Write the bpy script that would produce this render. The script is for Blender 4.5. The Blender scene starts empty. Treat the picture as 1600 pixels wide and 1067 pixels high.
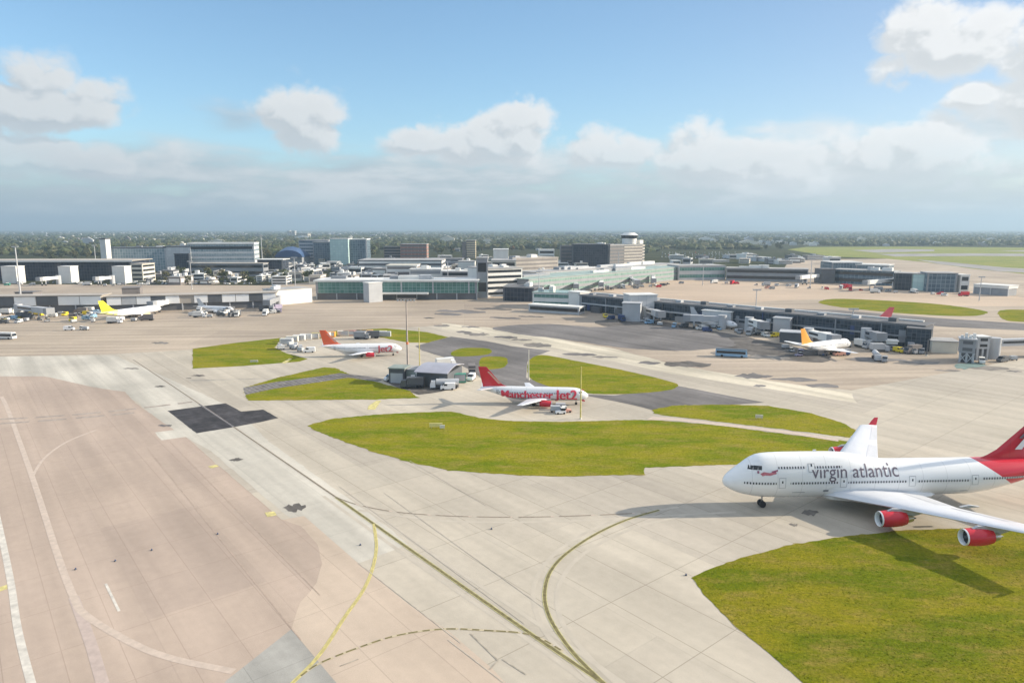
import bpy, bmesh, math, random
from mathutils import Vector, noise as mnoise
R = math.radians
random.seed(7)
scn = bpy.context.scene
C = scn.collection

# ------------------------------------------------------------------ camera
CAM_H = 52.0; FPX = 1067.0; HOR = 358.0
PITCH = math.atan((533.5 - HOR) / FPX)
cp, sp = math.cos(PITCH), math.sin(PITCH)
cam = bpy.data.cameras.new('camera'); cam.lens = 24.0; cam.sensor_width = 36.0
cam.clip_start = 0.5; cam.clip_end = 200000
camo = bpy.data.objects.new('camera', cam); C.objects.link(camo)
camo.location = (0, 0, CAM_H); camo.rotation_euler = (R(90) - PITCH, 0, 0)
scn.camera = camo

# ------------------------------------------------------------------ sun, sky, exposure
SUN_EL, SUN_AZ = R(21.0), R(83)
SUN_DIR = Vector((math.sin(SUN_AZ) * math.cos(SUN_EL), math.cos(SUN_AZ) * math.cos(SUN_EL), math.sin(SUN_EL)))
sl = bpy.data.lights.new('sun', 'SUN'); sl.energy = 4.15; sl.angle = R(0.5); sl.color = (1.0, 0.89, 0.73)
so = bpy.data.objects.new('sun', sl); C.objects.link(so)
so.rotation_euler = (-SUN_DIR).to_track_quat('-Z', 'Y').to_euler()
scn.view_settings.view_transform = 'Standard'
scn.view_settings.look = 'None'
scn.view_settings.gamma = 1.0
scn.view_settings.exposure = 1.03
scn.render.engine = 'CYCLES'
scn.cycles.use_denoising = True
scn.cycles.max_bounces = 6
scn.cycles.volume_bounces = 1
scn.cycles.caustics_reflective = False; scn.cycles.caustics_refractive = False

world = bpy.data.worlds.new('World'); scn.world = world; world.use_nodes = True
def build_sky():
    nt = world.node_tree; nt.nodes.clear(); N = nt.nodes; L = nt.links
    def math_(op, a, b=None, c=None, clamp=False):
        n = N.new('ShaderNodeMath'); n.operation = op; n.use_clamp = clamp
        for i, v in enumerate((a, b, c)):
            if v is None: continue
            if isinstance(v, (int, float)): n.inputs[i].default_value = v
            else: L.new(v, n.inputs[i])
        return n.outputs[0]
    def smooth(x, a, b):
        n = N.new('ShaderNodeMapRange'); n.interpolation_type = 'SMOOTHSTEP'
        L.new(x, n.inputs['Value']); n.inputs['From Min'].default_value = a; n.inputs['From Max'].default_value = b
        return n.outputs[0]
    def mixc(f, a, b):
        n = N.new('ShaderNodeMix'); n.data_type = 'RGBA'; n.clamp_factor = True
        if isinstance(f, (int, float)): n.inputs[0].default_value = f
        else: L.new(f, n.inputs[0])
        for s, v in ((6, a), (7, b)):
            if isinstance(v, tuple): n.inputs[s].default_value = (*v, 1)
            else: L.new(v, n.inputs[s])
        return n.outputs[2]
    sky = N.new('ShaderNodeTexSky'); sky.sky_type = 'NISHITA'; sky.sun_disc = False
    sky.sun_elevation = SUN_EL; sky.sun_rotation = SUN_AZ
    sky.air_density = 1.0; sky.dust_density = 0.4; sky.ozone_density = 2.0
    tc = N.new('ShaderNodeTexCoord'); sep = N.new('ShaderNodeSeparateXYZ'); L.new(tc.outputs['Generated'], sep.inputs[0])
    x, y, z = sep.outputs
    az = math_('ARCTAN2', x, y)                      # 0 = straight ahead of the taxiway, + to the right
    el = math_('ARCSINE', z)
    def coords(da, de):
        cb = N.new('ShaderNodeCombineXYZ')
        a, e = (az, el) if not da and not de else (math_('ADD', az, da), math_('ADD', el, de))
        L.new(a, cb.inputs[0]); L.new(e, cb.inputs[1]); return a, e, cb.outputs[0]
    def fbm(cv, scale, sx, sy, off, detail=6.0, rough=0.55):
        mp = N.new('ShaderNodeMapping'); mp.inputs['Scale'].default_value = (sx, sy, 1); mp.inputs['Location'].default_value = off
        L.new(cv, mp.inputs[0])
        n = N.new('ShaderNodeTexNoise'); n.noise_dimensions = '2D'; n.inputs['Scale'].default_value = scale; n.inputs['Detail'].default_value = detail
        n.inputs['Roughness'].default_value = rough
        L.new(mp.outputs[0], n.inputs['Vector']); return n
    def billow(cv, scale, off):                      # rounded cauliflower heads
        w = fbm(cv, scale * .8, 1, 1.2, off, 4)
        sv = N.new('ShaderNodeVectorMath'); sv.operation = 'MULTIPLY_ADD'; L.new(w.outputs['Color'], sv.inputs[0]); sv.inputs[1].default_value = (.045, .045, 0); L.new(cv, sv.inputs[2])
        mp = N.new('ShaderNodeMapping'); mp.inputs['Scale'].default_value = (1, 1.35, 1); mp.inputs['Location'].default_value = off; L.new(sv.outputs[0], mp.inputs[0])
        v = N.new('ShaderNodeTexVoronoi'); v.feature = 'F1'; v.voronoi_dimensions = '2D'; v.inputs['Scale'].default_value = scale
        L.new(mp.outputs[0], v.inputs['Vector']); return math_('MULTIPLY', v.outputs['Distance'], v.outputs['Distance'])
    def ell(a_, e_, u, v, ru, rv):                   # one cumulus: centre and radii as sky angles, flatter below
        a0, e0 = math.atan((u - 800) / FPX), math.atan((HOR - v) / FPX) * math.cos(math.atan((u - 800) / FPX))
        dx = math_('MULTIPLY', math_('SUBTRACT', a_, a0), FPX / ru)
        dy = math_('MULTIPLY', math_('SUBTRACT', e_, e0), FPX / rv)
        dy = math_('MAXIMUM', dy, math_('MULTIPLY', dy, -1.5))
        return math_('SUBTRACT', 1.0, math_('SQRT', math_('ADD', math_('MULTIPLY', dx, dx), math_('MULTIPLY', dy, dy))))
    def union(a_, e_, lst):
        r = None
        for q in lst:
            e = ell(a_, e_, *q)
            r = e if r is None else math_('SMOOTH_MAX', r, e, 0.25)
        return r
    PUFFS = [(40, 175, 125, 66), (125, 190, 60, 46), (20, 250, 200, 40), (180, 262, 60, 18),
             (480, 200, 62, 52), (770, 238, 105, 50), (815, 225, 52, 56), (660, 232, 55, 30),
             (960, 248, 75, 42), (1110, 258, 100, 56), (1215, 275, 110, 50), (1340, 260, 66, 56), (1430, 262, 70, 58),
             (1425, 92, 78, 64), (1485, 88, 46, 62), (1600, 160, 72, 80), (1500, 160, 40, 24), (1650, 70, 50, 60)]
    def field(da, de):
        a_, e_, cv = coords(da, de)
        n1 = fbm(cv, 9, 1, 1.5, (3.1, 1.7, 0)).outputs[0]
        b1 = billow(cv, 15, (2, 7, 0)); b2 = billow(cv, 40, (5, 1, 0))
        d = math_('ADD', union(a_, e_, PUFFS), math_('MULTIPLY', math_('SUBTRACT', n1, 0.5), 0.9))
        d = math_('ADD', d, math_('MULTIPLY', math_('SUBTRACT', 0.36, b1), 0.85))
        return math_('ADD', d, math_('MULTIPLY', math_('SUBTRACT', 0.30, b2), 0.34))
    d1 = field(0, 0); d2_ = field(0.012, 0.016)
    a_, e_, cv0 = coords(0, 0)
    veil = union(a_, e_, [(390, 200, 90, 36), (1560, 195, 110, 60), (250, 268, 240, 44), (700, 280, 360, 50), (1200, 290, 420, 60), (560, 268, 90, 26)])
    n3 = fbm(cv0, 4.0, 1, 3.2, (8, 2, 0), 6).outputs[0]; n5 = fbm(cv0, 11.0, 1, 4.5, (2, 9, 0), 6).outputs[0]
    m1 = math_('MULTIPLY', smooth(d1, -0.02, 0.48), math_('SUBTRACT', 0.96, math_('MULTIPLY', smooth(el, 0.13, 0.04), 0.35)))
    d2 = math_('ADD', veil, math_('ADD', math_('MULTIPLY', math_('SUBTRACT', n3, 0.5), 1.6), math_('MULTIPLY', math_('SUBTRACT', n5, 0.5), 0.8)))
    m2 = math_('MULTIPLY', smooth(d2, -0.05, 0.8), 0.7)
    # stratus bank low over the horizon
    bank = math_('ADD', math_('MULTIPLY', el, -FPX / 100.0), math_('ADD', 1.42, math_('ADD', math_('MULTIPLY', math_('SUBTRACT', n3, 0.5), 1.3), math_('MULTIPLY', math_('SUBTRACT', n5, 0.5), 0.9))))
    m3 = math_('MULTIPLY', smooth(bank, 0.0, 1.0), 0.9)
    # sunlit heads and grey bases
    lit = smooth(math_('SUBTRACT', d1, d2_), -0.16, 0.26)
    thin = smooth(d1, 0.9, 0.05)
    lit = math_('ADD', math_('MULTIPLY', lit, 0.78), math_('MULTIPLY', thin, 0.30), clamp=True)
    east = smooth(az, -0.75, 0.75)
    grey = mixc(east, CLOUD_GREY_W, CLOUD_GREY_E)
    white = mixc(east, CLOUD_WHITE_W, CLOUD_WHITE_E)
    ccol = mixc(lit, mixc(0.30, grey, white), white)
    bcol = mixc(smooth(math_('ADD', math_('MULTIPLY', n3, .55), math_('MULTIPLY', n5, .45)), 0.40, 0.64), grey, mixc(0.8, grey, white))
    base = N.new('ShaderNodeMix'); base.data_type = 'RGBA'; base.blend_type = 'MULTIPLY'; base.inputs[0].default_value = 1
    L.new(sky.outputs[0], base.inputs[6]); L.new(mixc(smooth(az, -.1, .75), SKY_TINT, SKY_TINT_E), base.inputs[7])
    c = mixc(m3, base.outputs[2], bcol)
    c = mixc(m2, c, bcol)
    m4 = math_('MULTIPLY', smooth(el, 0.36, 0.62), math_('MULTIPLY', smooth(n3, 0.34, 0.56), 0.85))      # broken cloud added out of view overhead, kept bright to fill the shadows
    c = mixc(m4, c, CLOUD_FILL)
    c = mixc(m1, c, ccol)
    c = mixc(math_('MULTIPLY', smooth(el, 0.028, 0.002), 0.9), c, HORIZON_AIR)   # denser air low over the land
    # the cloud pattern belongs to the upper half of the sphere
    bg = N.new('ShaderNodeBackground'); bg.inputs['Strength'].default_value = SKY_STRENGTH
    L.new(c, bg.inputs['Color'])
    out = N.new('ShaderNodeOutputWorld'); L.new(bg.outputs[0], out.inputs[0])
SKY_STRENGTH = 0.125
HAZE = 1.2e-4
HAZE_COL = (.42, .56, .69, 1)
SKY_TINT = (.655, .765, .80); SKY_TINT_E = (.585, .55, .565)
CLOUD_GREY_W = (1.75, 1.98, 2.22); CLOUD_GREY_E = (2.3, 2.38, 2.45)
CLOUD_WHITE_W = (3.25, 3.3, 3.3); CLOUD_WHITE_E = (4.0, 3.95, 3.9)
CLOUD_FILL = (4.6, 4.75, 5.0)
HORIZON_AIR = (1.12, 1.38, 1.66)
build_sky()

# ------------------------------------------------------------------ helpers
def ray(u, v):
    xn, yn = (u - 800) / FPX, (533.5 - v) / FPX
    return Vector((xn, cp + yn * sp, -sp + yn * cp))
def P(u, v):
    """point of the ground seen at a place of the photograph (survey of the airfield)"""
    d = ray(u, v); t = CAM_H / -d.z
    return Vector((d.x * t, d.y * t, 0))
def Zat(Y, v):
    yn = (533.5 - v) / FPX
    return CAM_H + (yn * Y * cp - Y * sp) / (cp + yn * sp)
def Pd(u, dist):
    """ground point at distance Y in the direction u"""
    zc = dist * cp + CAM_H * sp
    return Vector(((u - 800) / FPX * zc, dist, 0))

MATS = {}
def nodes_of(m):
    m.use_nodes = True; nt = m.node_tree
    return nt, nt.nodes, nt.links, nt.nodes['Principled BSDF']
def M(name, col, rough=0.6, var=0.12, scale=0.6, metal=0.0, spec=0.5, stretch=(1, 1, 1)):
    if name in MATS: return MATS[name]
    m = bpy.data.materials.new(name); nt, N, L, b = nodes_of(m)
    tc = N.new('ShaderNodeTexCoord'); mp = N.new('ShaderNodeMapping'); mp.inputs['Scale'].default_value = stretch
    L.new(tc.outputs['Object'], mp.inputs[0])
    n = N.new('ShaderNodeTexNoise'); n.inputs['Scale'].default_value = scale; n.inputs['Detail'].default_value = 5
    L.new(mp.outputs[0], n.inputs['Vector'])
    r = N.new('ShaderNodeValToRGB'); L.new(n.outputs[0], r.inputs[0])
    r.color_ramp.elements[0].position = 0.3; r.color_ramp.elements[1].position = 0.7
    r.color_ramp.elements[0].color = (*[c * (1 - var) for c in col], 1)
    r.color_ramp.elements[1].color = (*[min(1, c * (1 + var)) for c in col], 1)
    L.new(r.outputs[0], b.inputs['Base Color'])
    b.inputs['Roughness'].default_value = rough; b.inputs['Metallic'].default_value = metal
    b.inputs['Specular IOR Level'].default_value = spec
    MATS[name] = m; return m
def M_grid(name, c1, c2, line, w, h, lw=0.12, rough=0.15, metal=0.0):
    """curtain wall: panes of slightly different tint between mullions, laid along facade length and height"""
    if name in MATS: return MATS[name]
    m = bpy.data.materials.new(name); nt, N, L, b = nodes_of(m)
    tc = N.new('ShaderNodeTexCoord'); s = N.new('ShaderNodeSeparateXYZ'); L.new(tc.outputs['Object'], s.inputs[0])
    a = N.new('ShaderNodeMath'); a.operation = 'ADD'; L.new(s.outputs[0], a.inputs[0]); L.new(s.outputs[1], a.inputs[1])
    cb = N.new('ShaderNodeCombineXYZ'); L.new(a.outputs[0], cb.inputs[0]); L.new(s.outputs[2], cb.inputs[1])
    br = N.new('ShaderNodeTexBrick'); br.offset = 0; br.squash = 1
    L.new(cb.outputs[0], br.inputs['Vector'])
    br.inputs['Color1'].default_value = (*c1, 1); br.inputs['Color2'].default_value = (*c2, 1); br.inputs['Mortar'].default_value = (*line, 1)
    br.inputs['Scale'].default_value = 1; br.inputs['Brick Width'].default_value = w; br.inputs['Row Height'].default_value = h
    br.inputs['Mortar Size'].default_value = lw; br.inputs['Mortar Smooth'].default_value = 0.1
    L.new(br.outputs['Color'], b.inputs['Base Color'])
    b.inputs['Roughness'].default_value = rough; b.inputs['Metallic'].default_value = metal; b.inputs['Specular IOR Level'].default_value = .18
    MATS[name] = m; return m

class MB:
    def __init__(s): s.v = []; s.f = []; s.mi = []
    def add(s, vs, fs, mi=0):
        o = len(s.v); s.v += [tuple(p) for p in vs]; s.f += [tuple(i + o for i in f) for f in fs]; s.mi += [mi] * len(fs); return s
    def box(s, x0, y0, z0, x1, y1, z1, mi=0):
        vs = [(x0, y0, z0), (x1, y0, z0), (x1, y1, z0), (x0, y1, z0), (x0, y0, z1), (x1, y0, z1), (x1, y1, z1), (x0, y1, z1)]
        return s.add(vs, [(0, 3, 2, 1), (4, 5, 6, 7), (0, 1, 5, 4), (1, 2, 6, 5), (2, 3, 7, 6), (3, 0, 4, 7)], mi)
    def prism(s, poly, z0, z1, mi=0):
        n = len(poly); vs = [(x, y, z0) for x, y in poly] + [(x, y, z1) for x, y in poly]
        fs = [tuple(range(n - 1, -1, -1)), tuple(range(n, 2 * n))] + [(i, (i + 1) % n, n + (i + 1) % n, n + i) for i in range(n)]
        return s.add(vs, fs, mi)
    def prism_y(s, poly, y0, y1, mi=0):                  # poly in (x, z), extruded along y
        n = len(poly); vs = [(x, y0, z) for x, z in poly] + [(x, y1, z) for x, z in poly]
        fs = [tuple(range(n)), tuple(range(2 * n - 1, n - 1, -1))] + [((i + 1) % n, i, n + i, n + (i + 1) % n) for i in range(n)]
        return s.add(vs, fs, mi)
    def loft(s, rings, mi=0, cap=True):
        n = len(rings[0]); vs = [p for r in rings for p in r]; fs = []
        for k in range(len(rings) - 1):
            for i in range(n):
                j = (i + 1) % n
                fs.append((k * n + i, k * n + j, (k + 1) * n + j, (k + 1) * n + i))
        if cap: fs += [tuple(range(n - 1, -1, -1)), tuple(range((len(rings) - 1) * n, len(rings) * n))]
        return s.add(vs, fs, mi)
    def tube(s, p0, p1, r0, r1=None, n=8, mi=0):
        p0, p1 = Vector(p0), Vector(p1); r1 = r0 if r1 is None else r1
        d = (p1 - p0).normalized(); a = d.orthogonal().normalized(); b = d.cross(a)
        rg = lambda p, r: [p + a * (r * math.cos(t * 2 * math.pi / n)) + b * (r * math.sin(t * 2 * math.pi / n)) for t in range(n)]
        return s.loft([rg(p0, r0), rg(p1, r1)], mi)
    def build(s, name, mats, parent=None, smooth=False):
        me = bpy.data.meshes.new(name); me.from_pydata(s.v, [], s.f)
        for m in (mats if isinstance(mats, (list, tuple)) else [mats]): me.materials.append(m)
        if any(s.mi): me.polygons.foreach_set('material_index', s.mi)
        bm = bmesh.new(); bm.from_mesh(me); bmesh.ops.recalc_face_normals(bm, faces=bm.faces); bm.to_mesh(me); bm.free()
        if smooth:
            me.polygons.foreach_set('use_smooth', [True] * len(me.polygons))
            try: me.set_sharp_from_angle(angle=R(35))
            except Exception: pass
        o = bpy.data.objects.new(name, me); C.objects.link(o)
        if parent is not None: o.parent = parent
        return o
def tag(o, label=None, cat=None, group=None, kind=None):
    if label: o['label'] = label
    if cat: o['category'] = cat
    if group: o['group'] = group
    if kind: o['kind'] = kind
    return o
def thing(name, label, cat, loc=(0, 0, 0), rotz=0.0, group=None):
    o = bpy.data.objects.new(name, None); C.objects.link(o)
    o.location = loc; o.rotation_euler = (0, 0, rotz); o.empty_display_size = 1
    return tag(o, label, cat, group)
def dup(o, loc=None, rotz=None, label=None, group=None, scale=None, parent=None):
    c = o.copy(); C.objects.link(c)
    if parent is not None: c.parent = parent
    if loc is not None: c.location = loc
    if rotz is not None: c.rotation_euler = (0, 0, rotz)
    if scale is not None: c.scale = (scale, scale, scale) if isinstance(scale, (int, float)) else scale
    if label: c['label'] = label
    if group: c['group'] = group
    for ch in list(o.children): dup(ch, parent=c)
    return c
def recolour(root, old, new):
    for o in [root] + list(root.children_recursive):
        for s in o.material_slots:
            if s.material == old: s.link = 'OBJECT'; s.material = new

def spline(pts, step, closed=False):
    """Catmull-Rom through ground points"""
    n = len(pts); out = []
    seg = n if closed else n - 1
    for i in range(seg):
        g = (lambda k: pts[k % n]) if closed else (lambda k: pts[max(0, min(n - 1, k))])
        p0, p1, p2, p3 = g(i - 1), g(i), g(i + 1), g(i + 2)
        m = max(1, int((p2 - p1).length / step))
        for k in range(m):
            t = k / m; t2 = t * t; t3 = t2 * t
            out.append(0.5 * ((2 * p1) + (p2 - p0) * t + (2 * p0 - 5 * p1 + 4 * p2 - p3) * t2 + (3 * p1 - p0 - 3 * p2 + p3) * t3))
    if not closed: out.append(pts[-1].copy())
    return out
def sheet(name, px, z, mat, smooth=True, step=3.0, ragged=0.0, kind='structure', label=None):
    z *= .5                                          # thin layers, millimetres to centimetres apart
    pts = [P(u, v) for u, v in px]
    if smooth: pts = spline(pts, step, True)
    elif ragged:
        q = []
        for i, p in enumerate(pts):
            nx = pts[(i + 1) % len(pts)]; m = max(1, int((nx - p).length / step))
            q += [p.lerp(nx, k / m) for k in range(m)]
        pts = q
    if ragged:
        pts = [p + Vector((mnoise.noise(p * 0.7) + mnoise.noise(p * 0.2), mnoise.noise(p * 0.7 + Vector((9, 3, 1))) + mnoise.noise(p * .2 + Vector((4, 4, 4))), 0)) * ragged for p in pts]
    mb = MB(); n = len(pts)
    mb.add([(p.x, p.y, z) for p in pts], [tuple(range(n))])
    o = mb.build(name, mat); 
    if o.data.polygons[0].normal.z < 0:
        bm = bmesh.new(); bm.from_mesh(o.data); bmesh.ops.reverse_faces(bm, faces=bm.faces); bm.to_mesh(o.data); bm.free()
    return tag(o, label=label, kind=kind)
RIBBONS = [0]
def ribbon(name, px, w, z, mat, dash=None, world=False, smooth=True):
    RIBBONS[0] += 1; z = z * .5 + .00035 * RIBBONS[0]
    pts = px if world else [P(u, v) for u, v in px]
    if smooth: pts = spline(pts, .3 if dash else 1.2)
    else: pts = spline(pts, 2.0) if len(pts) > 2 else [pts[0].lerp(pts[1], k / 80) for k in range(81)]
    mb = MB(); acc = 0.0
    vs = []
    for i, p in enumerate(pts):
        d = (pts[min(i + 1, len(pts) - 1)] - pts[max(i - 1, 0)]).normalized(); nrm = Vector((-d.y, d.x, 0))
        vs += [p + nrm * w / 2 + Vector((0, 0, z)), p - nrm * w / 2 + Vector((0, 0, z))]
    fs = []
    for i in range(len(pts) - 1):
        acc += (pts[i + 1] - pts[i]).length
        if dash and (acc % (dash[0] + dash[1])) > dash[0]: continue
        fs.append((2 * i + 1, 2 * i + 3, 2 * i + 2, 2 * i))
    mb.add(vs, fs)
    return tag(mb.build(name, mat), kind='structure')

# ------------------------------------------------------------------ ground materials
TA = P(208, 562); TB = P(945, 1067); TAXI = math.atan2((TA - TB).y, (TA - TB).x)   # heading of the taxiway
def ground_mat(name, c1, c2, joint, slab=7.5, stain=0.25, streak=0.22, lw=0.07, rot=None, rough=0.85, fine=0.08, blotch=(0.03, 0.5), patch=None, patchf=0.7):
    m = bpy.data.materials.new(name); nt, N, L, b = nodes_of(m)
    tc = N.new('ShaderNodeTexCoord'); mp = N.new('ShaderNodeMapping'); mp.vector_type = 'TEXTURE'
    mp.inputs['Rotation'].default_value = (0, 0, TAXI if rot is None else rot)
    L.new(tc.outputs['Object'], mp.inputs[0])
    br = N.new('ShaderNodeTexBrick'); br.offset = 0; L.new(mp.outputs[0], br.inputs['Vector'])
    br.inputs['Color1'].default_value = (*c1, 1); br.inputs['Color2'].default_value = (*c2, 1); br.inputs['Mortar'].default_value = (*joint, 1)
    br.inputs['Scale'].default_value = 1; br.inputs['Brick Width'].default_value = slab * 2; br.inputs['Row Height'].default_value = slab
    br.inputs['Mortar Size'].default_value = lw; br.inputs['Mortar Smooth'].default_value = 0.6
    col = br.outputs['Color']
    def noise(scale, detail, sx=1, sy=1, src=None):
        q = N.new('ShaderNodeMapping'); q.inputs['Scale'].default_value = (sx, sy, 1); L.new(src or mp.outputs[0], q.inputs[0])
        n = N.new('ShaderNodeTexNoise'); n.inputs['Scale'].default_value = scale; n.inputs['Detail'].default_value = detail; L.new(q.outputs[0], n.inputs['Vector']); return n.outputs[0]
    def mul(col, fac, lo, hi, amount, tint=(1, 1, 1)):
        r = N.new('ShaderNodeMapRange'); L.new(fac, r.inputs[0]); r.inputs[1].default_value = lo; r.inputs[2].default_value = hi
        x = N.new('ShaderNodeMix'); x.data_type = 'RGBA'; L.new(r.outputs[0], x.inputs[0])
        x.inputs[6].default_value = (*[1 - amount * t for t in tint], 1); x.inputs[7].default_value = (1 + amount * .5, 1 + amount * .5, 1 + amount * .5, 1)
        y = N.new('ShaderNodeMix'); y.data_type = 'RGBA'; y.blend_type = 'MULTIPLY'; y.inputs[0].default_value = 1
        L.new(col, y.inputs[6]); L.new(x.outputs[2], y.inputs[7]); return y.outputs[2]
    col = mul(col, noise(blotch[0], 6), 0.35, 0.65, stain)
    col = mul(col, noise(0.22, 5, 0.05, 1.0), 0.35, 0.68, streak)                 # tyre and drainage streaks along the taxiway
    col = mul(col, noise(0.6, 6), 0.3, 0.7, fine)
    col = mul(col, noise(6.0, 4), 0.3, 0.7, fine * 0.8)
    if patch:                                                                     # blocks relaid in another tone
        vo = N.new('ShaderNodeTexBrick'); vo.offset = 0.37; L.new(mp.outputs[0], vo.inputs['Vector'])
        vo.inputs['Scale'].default_value = 1; vo.inputs['Brick Width'].default_value = patch * 2.3; vo.inputs['Row Height'].default_value = patch
        vo.inputs['Color1'].default_value = (.86, .85, .86, 1); vo.inputs['Color2'].default_value = (1.07, 1.06, 1.04, 1); vo.inputs['Mortar'].default_value = (.84, .83, .83, 1)
        vo.inputs['Mortar Size'].default_value = 0.1; vo.inputs['Mortar Smooth'].default_value = 0.8
        y = N.new('ShaderNodeMix'); y.data_type = 'RGBA'; y.blend_type = 'MULTIPLY'; y.inputs[0].default_value = patchf
        L.new(col, y.inputs[6]); L.new(vo.outputs['Color'], y.inputs[7]); col = y.outputs[2]
    L.new(col, b.inputs['Base Color']); b.inputs['Roughness'].default_value = rough; b.inputs['Specular IOR Level'].default_value = 0.25
    return m
CONC = ground_mat('taxiway_concrete', (.515, .46, .372), (.49, .44, .358), (.345, .305, .24), lw=.09, patch=22, stain=.12, streak=.12, fine=.06)
PINK = ground_mat('pink_concrete', (.468, .372, .298), (.452, .36, .29), (.385, .30, .24), slab=6.0, stain=.09, streak=.12, patch=16, patchf=.4, fine=.05)
PEACH = ground_mat('peach_concrete', (.55, .445, .345), (.53, .43, .335), (.43, .345, .27), slab=7.0, stain=.10, streak=.08, fine=.05)
TAN = ground_mat('tan_concrete', (.47, .39, .30), (.45, .372, .29), (.38, .31, .24), slab=9, stain=.20, streak=.2, rot=R(4), blotch=(.012, .5), patch=40)
SALMON = ground_mat('salmon_concrete', (.53, .41, .30), (.51, .40, .295), (.38, .3, .23), slab=10, stain=.14, streak=.1, rot=R(2), blotch=(.01, .5))
PALE = ground_mat('pale_concrete', (.565, .525, .445), (.545, .508, .432), (.45, .42, .355), slab=7.5, stain=.14, streak=.2, fine=.06)
GREYP = ground_mat('blue_grey_concrete', (.405, .39, .35), (.395, .38, .342), (.32, .31, .28), slab=7.5, stain=.14, streak=.16)
ASPH = ground_mat('grey_asphalt', (.20, .185, .175), (.19, .176, .168), (.15, .14, .135), slab=12, stain=.3, streak=.22, fine=.12)
DARKP = ground_mat('dark_asphalt', (.078, .072, .074), (.068, .064, .068), (.10, .095, .09), slab=11, stain=.4, streak=.3, fine=.35, blotch=(.2, .5))
STAIN = ground_mat('stained_asphalt', (.155, .14, .125), (.15, .135, .12), (.13, .12, .11), slab=20, stain=.35, streak=.2, fine=.2, blotch=(.15, .5))
STONE = ground_mat('rubble_path', (.24, .22, .21), (.17, .155, .15), (.3, .28, .26), slab=1.6, lw=.3, stain=.3, streak=.1, fine=.3)

def grass_mat(name, a, b_, c, s=1.0):
    m = bpy.data.materials.new(name); nt, N, L, b = nodes_of(m)
    tc = N.new('ShaderNodeTexCoord')
    def noise(scale, detail, sc=(1, 1, 1), rot=0, rough=.6):
        q = N.new('ShaderNodeMapping'); q.inputs['Scale'].default_value = sc; q.inputs['Rotation'].default_value = (0, 0, rot); L.new(tc.outputs['Object'], q.inputs[0])
        n = N.new('ShaderNodeTexNoise'); n.inputs['Scale'].default_value = scale; n.inputs['Detail'].default_value = detail; n.inputs['Roughness'].default_value = rough
        L.new(q.outputs[0], n.inputs['Vector']); return n.outputs[0]
    def ramp(f, lo, hi):
        r = N.new('ShaderNodeMapRange'); L.new(f, r.inputs[0]); r.inputs[1].default_value = lo; r.inputs[2].default_value = hi; return r.outputs[0]
    def mix(f, x, y, mode='MIX'):
        n = N.new('ShaderNodeMix'); n.data_type = 'RGBA'; n.blend_type = mode
        if isinstance(f, float): n.inputs[0].default_value = f
        else: L.new(f, n.inputs[0])
        for k, v in ((6, x), (7, y)):
            if isinstance(v, tuple): n.inputs[k].default_value = (*v, 1)
            else: L.new(v, n.inputs[k])
        return n.outputs[2]
    col = mix(ramp(noise(.06 * s, 6, (.6, 1.6, 1), .2), .42, .58), a, b_)
    col = mix(ramp(noise(.16 * s, 7, (1, 2.2, 1), .5, .7), .48, .68), col, c)
    col = mix(ramp(noise(.5 * s, 8, (.25, 1.6, 1), .35, .75), .3, .7), mix(1.0, col, (.78, .8, .7), 'MULTIPLY'), col)
    fine = noise(3.5 * s, 6, (1, 1, 1), 0, .8)
    col = mix(ramp(fine, .3, .7), mix(1.0, col, (.66, .68, .6), 'MULTIPLY'), mix(1.0, col, (1.28, 1.25, 1.2), 'MULTIPLY'))
    col = mix(ramp(noise(.9 * s, 5, (1, 1.4, 1), 1.0, .7), .66, .74), col, mix(1.0, col, (.55, .6, .5), 'MULTIPLY'))
    col = mix(ramp(noise(1.5 * s, 5, (1, 1.2, 1), .3, .7), .36, .64), mix(1.0, col, (.74, .80, .62), 'MULTIPLY'), mix(1.0, col, (1.22, 1.16, 1.3), 'MULTIPLY'))
    L.new(col, b.inputs['Base Color']); b.inputs['Roughness'].default_value = .95; b.inputs['Specular IOR Level'].default_value = .03
    bp = N.new('ShaderNodeBump'); bp.inputs['Strength'].default_value = .6; bp.inputs['Distance'].default_value = .12
    L.new(fine, bp.inputs['Height']); L.new(bp.outputs[0], b.inputs['Normal'])
    return m
GRASS = grass_mat('airfield_grass', (.270, .252, .020), (.155, .200, .010), (.29, .24, .06))
GRASSD = grass_mat('near_grass', (.240, .218, .015), (.135, .166, .008), (.27, .21, .05))
GRASSF = grass_mat('far_grass', (.30, .31, .10), (.22, .26, .08), (.34, .30, .14), .25)
TERR = grass_mat('countryside', (.045, .055, .03), (.055, .06, .035), (.10, .095, .06), .06)
YEL = M('line_yellow', (.46, .42, .20), .7, .3, 1.2)
YELB = M('bright_yellow_paint', (.58, .50, .17), .7, .3, .8)
OLIVE = M('line_dark', (.165, .14, .055), .8, .4, 1.5)
GREYL = M('line_grey', (.185, .16, .115), .8, .35, 1.5)
WORN = M('worn_white_paint', (.515, .42, .342), .8, .12, 1.0)
WHITEP = M('white_paint', (.58, .54, .47), .8, .2, .8)
JOINT = M('joint_sealant', (.36, .315, .25), .8, .3, 1.0)

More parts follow.
